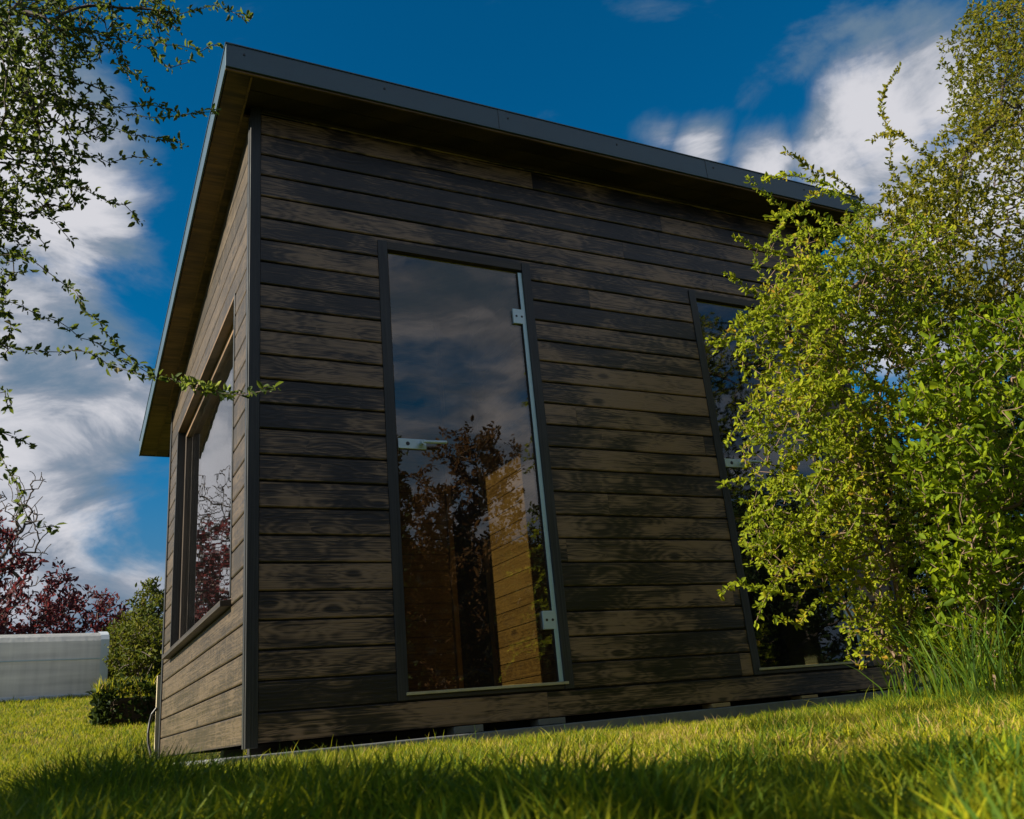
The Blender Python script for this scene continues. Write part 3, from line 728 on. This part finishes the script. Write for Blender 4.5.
# --- taller olive shrub behind it, reaching the top of the photo
B = [pxblob(890, 290, -.3, 40), pxblob(940, 310, -.3, 50), pxblob(1000, 300, -.2, 50), pxblob(905, 240, -.1, 62), pxblob(960, 260, .1, 80), pxblob(985, 180, .2, 75), pxblob(1010, 110, .2, 65), pxblob(1000, 40, .3, 45), pxblob(925, 200, -.1, 40), pxblob(945, 190, 0, 40), pxblob(1000, 60, .3, 60), pxblob(1040, 300, .1, 80),
     pxblob(900, 300, -.1, 45), pxblob(960, 340, 0, 70), pxblob(1030, 10, .4, 60), pxblob(1060, 120, .3, 80), pxblob(985, 120, .2, 32), pxblob(1060, 450, .3, 100), pxblob(980, 480, .2, 70)]
ch = [chainY([(930, 250, -.1), (880, 215, -.2), (850, 190, -.25), (815, 175, -.28), (785, 153, -.3)]), chainY([(960, 230, 0), (905, 195, -.1), (890, 165, -.15), (886, 125, -.15), (900, 68, -.15)]),
      chainY([(960, 180, 0), (920, 150, 0), (900, 135, -.05), (872, 140, -.1)]), chainY([(1000, 120, .1), (970, 150, .1), (945, 160, .1)]),
      chainY([(1010, 60, .2), (985, 40, .2), (970, 15, .2)]), chainY([(1000, 40, .3), (975, 90, .2), (955, 55, .2)]), chainY([(940, 170, 0), (912, 182, -.1), (905, 160, -.1)]),
      chainY([(900, 250, -.2), (870, 240, -.25), (848, 222, -.3)])]
bs = onY(1020, 690, .5); bs[2] = float(ground_z(bs[0], bs[1]))-.02
plant('tall_shrub', bs, B, 8000, .036, M['leaf_tall'], M['twig_dark'], 'tall olive-green shrub reaching above the roof at the right', 'shrub', 22,
      per_node=6, node_r=.0042, tip=.0009, maxr=.02, chains=ch, aspect=.52, spread=.010, rosette=True, crown='foliage', trunk='branches')
# --- broad-leaved shrub at the right edge
B = [pxblob(960, 610, -1.2, 40), pxblob(1000, 670, -1.15, 40), pxblob(930, 640, -1.0, 30), pxblob(950, 390, -1.3, 45), pxblob(1000, 350, -1.3, 52), pxblob(1005, 440, -1.35, 70), pxblob(950, 470, -1.35, 50), pxblob(970, 550, -1.3, 52), pxblob(1030, 540, -1.3, 60), pxblob(920, 410, -1.3, 24),
     pxblob(1010, 620, -1.25, 45)]
ch = [chainY([(960, 440, -1.35), (925, 450, -1.4), (893, 452, -1.42)]), chainY([(960, 400, -1.3), (930, 350, -1.3), (925, 322, -1.3)]), chainY([(985, 360, -1.3), (965, 325, -1.3), (960, 310, -1.3)])]
bs = onY(1000, 700, -1.2); bs[2] = float(ground_z(bs[0], bs[1]))-.02
plant('broadleaf_shrub', bs, B, 1900, .044, M['leaf_broad'], M['twig'], 'bright green broad-leaved shrub at the right edge of the photo', 'shrub', 23,
      per_node=4, node_r=.005, tip=.0012, maxr=.016, chains=ch, aspect=.5, spread=.012, crown='foliage', trunk='branches')

# --- overhanging tree on the left: trunk out of frame
def cd(*p): return chainD(p)
T = [cd((-60, 330, 2.3), (0, 345, 2.2), (60, 352, 2.15), (110, 366, 2.1), (150, 377, 2.05), (185, 384, 2.0), (230, 394, 1.95), (262, 391, 1.9), (275, 388, 1.9)),
     cd((-60, 240, 2.2), (0, 255, 2.2), (35, 262, 2.15), (65, 285, 2.15), (85, 312, 2.1), (105, 332, 2.1), (140, 368, 2.1), (150, 374, 2.1)),
     cd((-60, 290, 2.3), (0, 300, 2.3), (40, 318, 2.25), (80, 338, 2.2), (108, 352, 2.2), (135, 366, 2.15)),
     cd((-40, 400, 2.3), (-5, 435, 2.3), (8, 470, 2.25), (22, 505, 2.2), (38, 528, 2.2), (58, 527, 2.2)),
     cd((-60, 380, 2.3), (-20, 395, 2.3), (5, 392, 2.3), (8, 408, 2.3)), cd((-60, 425, 2.3), (-15, 430, 2.3), (14, 437, 2.3), (30, 445, 2.3)),
     cd((-60, 0, 2.4), (0, 15, 2.4), (60, 30, 2.3), (110, 38, 2.3), (150, 48, 2.25), (170, 68, 2.2), (190, 62, 2.2)),
     cd((60, 15, 2.3), (120, 8, 2.3), (180, 14, 2.25), (215, 5, 2.25), (250, 20, 2.2)), cd((120, 38, 2.3), (165, 45, 2.2), (200, 52, 2.2), (218, 44, 2.2)),
     cd((-50, 80, 2.4), (20, 95, 2.4), (80, 105, 2.3), (130, 115, 2.25), (180, 116, 2.2), (213, 112, 2.2)), cd((100, 108, 2.3), (150, 105, 2.25), (175, 112, 2.25)),
     cd((-50, 140, 2.4), (10, 150, 2.35), (70, 155, 2.3), (110, 163, 2.3), (155, 161, 2.25)), cd((90, 120, 2.3), (130, 135, 2.25), (170, 142, 2.25), (182, 147, 2.2)),
     cd((-50, 150, 2.4), (20, 165, 2.35), (60, 185, 2.3), (95, 195, 2.25), (125, 205, 2.2), (140, 222, 2.2)), cd((20, 0, 2.4), (45, 60, 2.35), (65, 110, 2.3), (75, 150, 2.3)),
     cd((60, 0, 2.4), (62, 50, 2.3), (72, 100, 2.3), (100, 130, 2.3)), cd((0, 40, 2.4), (25, 90, 2.35), (40, 140, 2.3), (60, 180, 2.3)), cd((-40, 170, 2.4), (0, 190, 2.3), (30, 205, 2.3), (55, 222, 2.3), (70, 240, 2.3)),
     cd((-40, 200, 2.4), (0, 215, 2.3), (25, 228, 2.3), (45, 245, 2.3)), cd((120, 38, 2.3), (130, 70, 2.25), (150, 88, 2.25)), cd((110, 0, 2.3), (112, 30, 2.3), (98, 60, 2.3)),
     cd((105, 35, 2.3), (118, 60, 2.3), (130, 78, 2.25)), cd((-40, 55, 2.4), (10, 62, 2.4), (50, 75, 2.3), (90, 85, 2.3), (110, 98, 2.3))]
bt = np.array([-2.9, -2.6, 0.0]); bt[2] = float(ground_z(bt[0], bt[1]))-.05
trunkchain = [np.array([-2.85, -2.6, .7]), np.array([-2.6, -2.4, 1.25]), np.array([-2.25, -2.1, 1.7]), np.array([-1.8, -2.0, 2.05])]
trunk2 = [np.array([-2.55, -2.1, 1.15]), np.array([-1.9, -1.95, 1.2]), np.array([-1.35, -1.85, 1.15])]
B = [(atd(x, y, d), (r, r*1.3, r)) for x, y, d, r in ((-40, 60, 2.4, .28), (20, 40, 2.4, .16), (30, 130, 2.4, .15), (-40, 160, 2.4, .22), (80, 20, 2.35, .12), (90, 110, 2.35, .08), (-60, 250, 2.5, .2), (60, 190, 2.35, .07), (160, 15, 2.3, .07), (0, 220, 2.4, .09), (-20, 330, 2.4, .08))]
B += [(np.array([-2.6, -2.7, .95]), (.45, .45, .35))]
chs = [trunkchain, trunk2] + T
root, nodes, rr_ = plant('overhanging_tree', bt, B, 2700, .0185, M['leaf_left'], M['twig_dark'], 'small-leaved tree at the left whose thin branches hang into the sky', 'tree', 31,
      per_node=7, node_r=.0042, tip=.0010, maxr=.06, chains=chs, aspect=.5, spread=.007, rosette=True)
# bright young leaves on the lit twig
rg = np.random.default_rng(77); ps = []
for (a, b, k) in (((180, 381), (214, 388), 55), ((214, 389), (232, 394), 22), ((209, 112), (216, 112), 6)):
    for j in range(k):
        t = rg.uniform(); ps.append(atd(a[0]+(b[0]-a[0])*t, a[1]+(b[1]-a[1])*t+rg.normal(0, 1.5), 1.98 if a[1] > 200 else 2.2))
lv, lf = leaves(np.array(ps), .020, rg, .5, .1)
np_mesh('young_leaves', lv, lf, 4, M['leaf_tip'], root, tone=np.repeat(rg.uniform(0, 1, len(ps)), 2))

# --- generic background trees
def bgtree(name, az, dist, h, rad, lmat, label, cat, seed, lsize=.12, npts=260, per=7, trunk_h=.3, group=None, xy=None, squash=1.0, bmat='bark', thin=1, maxr=.12, blobs=6, tip=.006, node=.035):
    x, y = xy if xy else polar(az, dist)
    z = float(ground_z(x, y)); r = random.Random(seed)
    Bs = [((x, y, z+h*(.5+trunk_h*.5)), (rad*.75, rad*.75, h*(1-trunk_h)*.46))]
    for i in range(blobs):
        a = r.uniform(0, 6.28); q = r.uniform(.35, .75)*rad; hz = r.uniform(trunk_h, .92)
        s = rad*r.uniform(.28, .5)*(1.15-.45*hz)
        Bs.append(((x+math.cos(a)*q*(1.2-.6*hz), y+math.sin(a)*q*(1.2-.6*hz), z+h*hz), (s, s, s*1.2*squash)))
    return plant(name, (x, y, z-.05), [(np.array(c), s) for c, s in Bs], npts, lsize, M[lmat] if lmat else None, M[bmat], label, cat, seed,
                 per_node=per if lmat else 0, node_r=node, tip=tip, maxr=maxr, group=group, spread=lsize*.8, thin=thin, wob=.1, ex=2.4)
g_ = 'plum-red trees beyond the lawn'
bgtree('plum_tree', -2.0, 17, 2.7, 1.5, 'leaf_red', 'plum-red tree at the left edge behind the white plastic tunnel', 'tree', 101, .10, 420, 6, .15, g_, maxr=.09)
bgtree('plum_tree', 1.8, 18, 2.2, 1.1, 'leaf_red', 'plum-red tree with open twiggy top left of the green hedge', 'tree', 102, .10, 300, 5, .1, g_, maxr=.08)
bgtree('plum_tree', -8.5, 17, 2.2, 1.7, 'leaf_red', 'plum-red tree mirrored in the side window of the hut', 'tree', 103, .10, 420, 6, .15, g_, maxr=.09)
bgtree('bare_tree', -7.5, 22, 5.9, 2.6, None, 'nearly leafless tree mirrored in the side window above the red tree', 'tree', 104, .1, 900, 0, .3, None, maxr=.15, tip=.009)
bgtree('bare_tree', -3.2, 23, 5.4, 1.7, None, 'nearly leafless tree at the left edge above the plum-red tree', 'tree', 105, .1, 600, 0, .3, None, maxr=.12, tip=.009)
bgtree('conifer', 4.6, 14.5, 1.0, .8, 'leaf_hedge', 'green bush right beside the end of the white plastic tunnel', 'bush', 111, .07, 500, 10, .05, 'green bushes behind the hut', maxr=.05)
bgtree('conifer', 6.2, 15.5, 1.6, .8, 'leaf_hedge', 'dark green bush with pointed top behind the hut corner', 'bush', 112, .07, 500, 10, .05, 'green bushes behind the hut', maxr=.05)
bgtree('conifer', 7.2, 13.0, 1.75, .35, 'leaf_dark', 'slim dark conifer tip showing just left of the hut wall', 'tree', 113, .06, 260, 8, .05, 'green bushes behind the hut', maxr=.04)
bgtree('conifer', 5.6, 12.3, .75, .75, 'leaf_hedge', 'low yellow-green bush above the ivy bank', 'bush', 114, .06, 360, 10, .02, 'green bushes behind the hut', maxr=.04)
for i, (az, d, hh, rr2) in enumerate(((56, 17, 5.0, 2.2), (62, 15, 4.6, 2.0), (68, 18, 6.0, 2.4), (50, 24, 4.8, 2.6))):
    bgtree('garden_tree', az, d, hh, rr2, 'leaf_dark', ['dark green tree behind the right-hand shrubs', 'dark green tree beyond the broad-leaved shrub', 'tallest dark tree far right behind the shrubs', 'distant dark tree behind the right end of the hut'][i], 'tree', 120+i, .13, 420, 8, .2, 'dark trees behind the shrubs', maxr=.12)
for i, (x, y, hh, rr2) in enumerate(((4.9, .9, 2.3, .75), (6.0, .3, 2.6, .9), (5.6, 2.2, 3.0, 1.1))):
    bgtree('garden_bush', 0, 0, hh, rr2, 'leaf_dark', ['dark bush in the gap between the hut end and the broad-leaved shrub', 'dark bush behind the broad-leaved shrub at the right edge', 'dark bush standing behind the right end wall of the hut'][i], 'bush', 130+i, .05, 620, 9, .0, 'dark bushes right of the hut', xy=(x, y), maxr=.035, tip=.002, node=.012)
# trees behind the photographer, mirrored in the door glass
for i, (x, y, hh, rr2, lm, lb) in enumerate(((1.0, -9.0, 5.3, 1.6, 'leaf_brown', 'bronze-leaved tree mirrored in the left part of the glass door'), (3.5, -8.4, 5.0, .6, 'leaf_dark', 'slim dark conifer mirrored in the middle of the glass door'),
        (5.2, -9.4, 5.2, 1.6, 'leaf_brown', 'bronze-leaved tree mirrored in the right part of the glass door'), (8.2, -10.5, 4.6, 2.0, 'leaf_dark', 'dark bush mirrored low in the second glass door'), (-1.6, -10.5, 4.4, 1.8, 'leaf_dark', 'dark tree behind the photographer at the left'),
        (11.5, -9.5, 4.6, 2.1, 'leaf_dark', 'dark bush mirrored at the right of the second glass door'))):
    bgtree('garden_tree', 0, 0, hh, rr2, lm, lb, 'tree', 140+i, .10, 900, 8, .05, 'trees behind the photographer', xy=(x, y), maxr=.09)
# unseen bush added left of the camera to shade the near grass
bgtree('garden_bush', 0, 0, 1.6, 1.0, 'leaf_dark', 'unseen dark bush added left of the photographer to shade the near grass', 'bush', 160, .06, 520, 8, .0, None, xy=(-2.5, -2.6), maxr=.04)

# --- leafy blocks: the ivy bank and the hedge added to close off mirrored sky
def foliage_block(name, x0, x1, y0, y1, zb, zt, n, lsize, mat, label, cat, seed, core=True, topmat=None):
    rg = np.random.default_rng(seed); root = empty(name, ((x0+x1)/2, (y0+y1)/2, zb), label, cat)
    if core:
        mb = MB(); mb.box(x0+.06, x1-.06, y0+.06, y1-.06, zb-.3, zt-.07); mb.build('stems', M['soil'], root, .03)
    u = rg.uniform(0, 1, (n, 3)); f = rg.integers(0, 3, n)
    p = np.stack([x0+(x1-x0)*u[:, 0], y0+(y1-y0)*u[:, 1], zb+(zt-zb)*u[:, 2]], 1)
    p[f == 0, 1] = y0 + rg.normal(0, .03, (f == 0).sum()); p[f == 1, 2] = zt + rg.normal(0, .03, (f == 1).sum())
    p[f == 2, 0] = x0 + rg.normal(0, .03, (f == 2).sum())
    p += .05*np.sin(p*[5.1, 4.3, 6.7]+1.3)[:, [1, 2, 0]]
    lv, lf = leaves(p, lsize, rg, .75, .3); np_mesh('foliage', lv, lf, 4, M[mat], root, tone=np.repeat(rg.uniform(0, 1, n), 2))
    return root
foliage_block('ivy_bank', -.22, 2.6, 5.1, 5.8, .10, .66, 6500, .05, 'leaf_ivy', 'low dark ivy-covered bank beside the rear corner of the hut', 'ivy bank', 170)
bp = []
rg = np.random.default_rng(171); nb_ = 3500
bx = rg.uniform(-.3, 1.2, nb_); by = rg.uniform(5.05, 6.2, nb_); ps = np.stack([bx, by, np.full(nb_, .64)+rg.normal(0, .01, nb_)], 1)
o = blades(ps, rg.uniform(.05, .16, nb_), rg.uniform(.005, .009, nb_), np.clip(rg.normal(.7, .2, nb_), 0, 1), np.full(nb_, .6), 172, 'bank_grass'); o['kind'] = 'stuff'

foliage_block('sky_block_hedge', -5, 15, -11.6, -12.4, -.1, 3.3, 30000, .12, 'leaf_dark', 'long dark hedge added behind the photographer to block sky mirrored in the door glass', 'hedge', 180, core=False)  # added hedge, blocks mirrored sky between the trees
mb = MB(); mb.box(-4.9, 14.9, -12.3, -11.75, -.1, 3.2); mb.build('stems', M['soil'], bpy.data.objects['sky_block_hedge'])
# --- low plastic tunnel on the lawn
a0 = np.array(polar(-9.0, 12.6)); a1 = np.array(polar(3.15, 12.75)); zb_ = float(CAM[2]+math.tan(math.radians(4.55))*12.7-.15)
L_ = float(np.linalg.norm(a1-a0)); ang = math.atan2(a1[1]-a0[1], a1[0]-a0[0]); H_, Wd = .80, 1.1
tun = empty('plastic_tunnel', (a1[0], a1[1], zb_), 'long low garden tunnel of milky white plastic on the lawn', 'garden tunnel'); tun.rotation_euler = (0, 0, ang)
def putt(mb, nm, mat, bevel=0, smooth=False):
    me = mb.build(nm, mat, None, bevel, smooth); me.parent = tun; return me
mb = MB(); prof = []
for i in range(15):
    t = i/14; a = math.pi*t; prof.append((-(math.cos(a))*Wd/2+Wd/2, H_*min(1, (math.sin(a)*1.12)**.13 if math.sin(a) > 0 else 0)))
for i in range(len(prof)-1):
    (y0_, z0_), (y1_, z1_) = prof[i], prof[i+1]
    segs = 40; 
    for s in range(segs):
        xa, xb = -L_*s/segs, -L_*(s+1)/segs
        mb.poly([(xa, y0_, z0_), (xb, y0_, z0_), (xb, y1_, z1_), (xa, y1_, z1_)], [(0, 1, 2, 3)])
putt(mb, 'cover', M['plastic'], 0, True)
mb = MB(); mb.poly([(-.03, y, z) for y, z in prof], [tuple(range(len(prof)))]); putt(mb, 'end_panel', M['plastic'])
mb = MB()
for i in range(len(prof)-1):
    (y0_, z0_), (y1_, z1_) = prof[i], prof[i+1]
    mb.poly([(-.085, y0_-.012, z0_+.0), (.012, y0_-.012, z0_), (.012, y1_-.012, z1_+.012), (-.085, y1_-.012, z1_+.012)], [(0, 1, 2, 3)])
    mb.poly([(.012, y0_-.012, z0_), (.012, y0_+.05, z0_), (.012, y1_+.03, z1_-.05), (.012, y1_-.012, z1_+.012)], [(0, 1, 2, 3)])
putt(mb, 'end_frame', M['white'])
putt(MB().box(-L_, .01, -.03, .015, -.035, .03), 'base_rail', M['white'], .004)
putt(MB().box(-L_, -.09, -.014, .0, .44, .452), 'tension_wire', M['steel'])

# --- pale stake and black hose at the rear corner
x, y = -.012, LY+.05; z = float(ground_z(x, y))
st = MB(); st.box(-.014, .014, -.014, .014, -.15, .56)
o = st.build('wooden_stake', M['stake'], None, .002); o.location = (x, y, z); tag(o, 'thin pale wooden stake at the rear corner of the hut', 'stake')
hp = np.array([.55, 1, .75])*np.array([(-.02, 0, .46), (-.07, .015, .41), (-.09, .02, .34), (-.105, .01, .25), (-.10, .0, .16), (-.075, -.02, .08), (-.06, -.03, .03), (-.10, -.04, .02), (-.16, -.05, .03)])
hq = np.array([hp[0]] + [hp[k]*(1-t)+hp[k+1]*t for k in range(len(hp)-1) for t in (.5, 1.0)])
hv, hf, _ = tubes(hq, np.arange(-1, len(hq)-1), .009, .009, 8)
ho = np_mesh('hose', hv, hf, 4, M['hose'], smooth=True); ho.location = (x, y-.02, z)
tag(ho, 'black hose curving down beside the rear corner of the hut', 'hose')

# ------------------------------------------------------------------ sky and sun
S = V((-.86, .085, .44)).normalized()
el = math.asin(S.z); azs = math.atan2(S.x, S.y)
wd_ = bpy.data.worlds.new('World'); SC.world = wd_; wd_.use_nodes = True; nt = wd_.node_tree
for n_ in list(nt.nodes): nt.nodes.remove(n_)
sky = N(nt, 'ShaderNodeTexSky', sky_type='NISHITA'); sky.sun_disc = False; sky.sun_elevation = el; sky.sun_rotation = azs; sky.ozone_density = 3.0; sky.dust_density = .4
tc = N(nt, 'ShaderNodeTexCoord'); nrm = N(nt, 'ShaderNodeVectorMath', operation='NORMALIZE'); L(nt, tc.outputs['Generated'], nrm.inputs[0]); dv = nrm.outputs[0]
blue = mixc(nt, 1.0, sky.outputs[0], (0.004, 0.33, .47), 'MULTIPLY')
acc = None
def mul(a, b): return math_n(nt, 'MULTIPLY', a, b)
CL = [  # px, py, radius (radians), weight
 (35, 190, .13, 1.15), (10, 110, .13, 1.05), (70, 270, .10, .95), (30, 330, .13, .95), (110, 345, .06, .65), (110, 405, .08, .75), (20, 420, .14, .8), (50, 475, .07, .7), (75, 525, .04, .6),
 (60, 570, .12, 1.0), (140, 590, .09, 1.0), (30, 500, .08, .9), (0, 520, .1, .7), (120, 430, .06, .5), (-60, 250, .2, .8), (-150, 450, .3, .6),
 (885, 130, .085, 1.15), (945, 105, .085, 1.0), (835, 165, .07, 1.1), (765, 172, .06, 1.0), (700, 152, .05, .9), (660, 137, .04, .7), (1000, 180, .14, 1.0), (930, 230, .12, 1.0), (900, 330, .12, .9), (790, 60, .05, .33), (760, 95, .04, .3), (840, 20, .04, .25), (1080, 300, .2, .9), (1010, 60, .05, .5)]
for (px, py, rad, wt) in CL + [(215, 430, .10, 1.0), (215, 520, .12, 1.2), (205, 600, .12, 1.2)]:
    d = direc(px, py)
    if (px, py) in ((215, 430), (215, 520), (205, 600)): d = d*np.array([-1, 1, 1])
    vm = N(nt, 'ShaderNodeVectorMath', operation='DISTANCE'); L(nt, dv, vm.inputs[0]); vm.inputs[1].default_value = d
    mr = N(nt, 'ShaderNodeMapRange', interpolation_type='SMOOTHSTEP'); L(nt, vm.outputs['Value'], mr.inputs[0])
    mr.inputs[1].default_value = 0; mr.inputs[2].default_value = rad*1.5; mr.inputs[3].default_value = wt; mr.inputs[4].default_value = 0
    acc = mr.outputs[0] if acc is None else math_n(nt, 'MAXIMUM', acc, mr.outputs[0])
# cloud cover over the rest of the sky (behind and to the left of the camera)
sepd = N(nt, 'ShaderNodeSeparateXYZ'); L(nt, dv, sepd.inputs[0])
south = N(nt, 'ShaderNodeMapRange', interpolation_type='SMOOTHSTEP'); L(nt, sepd.outputs[1], south.inputs[0]); south.inputs[1].default_value = .15; south.inputs[2].default_value = -.35; south.inputs[3].default_value = 0; south.inputs[4].default_value = .72
west = N(nt, 'ShaderNodeMapRange', interpolation_type='SMOOTHSTEP'); L(nt, sepd.outputs[0], west.inputs[0]); west.inputs[1].default_value = -.12; west.inputs[2].default_value = -.5; west.inputs[3].default_value = 0; west.inputs[4].default_value = .5
hz2 = N(nt, 'ShaderNodeMapRange', interpolation_type='SMOOTHSTEP'); L(nt, sepd.outputs[2], hz2.inputs[0]); hz2.inputs[1].default_value = .34; hz2.inputs[2].default_value = .04; hz2.inputs[3].default_value = 0; hz2.inputs[4].default_value = 1
hzn = N(nt, 'ShaderNodeMapRange', interpolation_type='SMOOTHSTEP'); L(nt, sepd.outputs[2], hzn.inputs[0]); hzn.inputs[1].default_value = .22; hzn.inputs[2].default_value = .0; hzn.inputs[3].default_value = 0; hzn.inputs[4].default_value = .8
acc = math_n(nt, 'MAXIMUM', math_n(nt, 'MAXIMUM', acc, hzn.outputs[0]), math_n(nt, 'MAXIMUM', south.outputs[0], west.outputs[0]))
mp = N(nt, 'ShaderNodeMapping'); mp.inputs['Scale'].default_value = (1.0, 1.0, 2.3); mp.inputs['Rotation'].default_value = (.35, .55, 0); L(nt, dv, mp.inputs[0])
n1 = noise(nt, mp.outputs[0], 4.2, 10, .58, .35); n2 = noise(nt, mp.outputs[0], 2.0, 6, .6, .2)
den = math_n(nt, 'ADD', acc, mul(math_n(nt, 'SUBTRACT', n1, .5), 2.7))
dens = N(nt, 'ShaderNodeMapRange', interpolation_type='SMOOTHSTEP'); L(nt, den, dens.inputs[0]); dens.inputs[1].default_value = .25; dens.inputs[2].default_value = .85
den2 = N(nt, 'ShaderNodeMapRange', interpolation_type='SMOOTHSTEP'); L(nt, math_n(nt, 'ADD', acc, mul(math_n(nt, 'SUBTRACT', noise(nt, mp.outputs[0], 6.5, 8, .6, .5), .5), 2.4)), den2.inputs[0]); den2.inputs[1].default_value = .3; den2.inputs[2].default_value = 1.15
ccol = ramp(nt, den2.outputs[0], [(0.0, (.62, .98, 1.42)), (.45, (1.25, 1.45, 1.80)), (1.0, (3.0, 3.0, 3.2))])
blue = mixc(nt, hz2.outputs[0], blue, (.55, .85, 1.25))
skyc = mixc(nt, dens.outputs[0], blue, ccol)
bg = N(nt, 'ShaderNodeBackground'); L(nt, skyc, bg.inputs[0]); bg.inputs[1].default_value = .10
wo = N(nt, 'ShaderNodeOutputWorld'); L(nt, bg.outputs[0], wo.inputs[0])
sun = bpy.data.lights.new('sun', 'SUN'); sun.energy = 5.0; sun.angle = math.radians(.5); sun.color = (1, .90, .72)
so_ = bpy.data.objects.new('sun', sun); COL.objects.link(so_); so_.rotation_euler = S.to_track_quat('Z', 'Y').to_euler()

# ------------------------------------------------------------------ camera
cam = bpy.data.cameras.new('camera'); co = bpy.data.objects.new('camera', cam); COL.objects.link(co); SC.camera = co
cam.sensor_width = 36; cam.sensor_fit = 'HORIZONTAL'; cam.lens = F/1024*36; cam.clip_start = .02; cam.clip_end = 500
Mx = Matrix(((rt[0], up[0], -fw[0], CAM[0]), (rt[1], up[1], -fw[1], CAM[1]), (rt[2], up[2], -fw[2], CAM[2]), (0, 0, 0, 1)))
co.matrix_world = Mx
cam.dof.use_dof = True; cam.dof.focus_distance = 4.0; cam.dof.aperture_fstop = 16.0
SC.view_settings.view_transform = 'Standard'; SC.view_settings.look = 'None'; SC.view_settings.exposure = 1.15; SC.view_settings.gamma = 1
SC.cycles.use_denoising = True; SC.cycles.max_bounces = 8; SC.cycles.transparent_max_bounces = 12
SC.cycles.caustics_reflective = False; SC.cycles.caustics_refractive = False
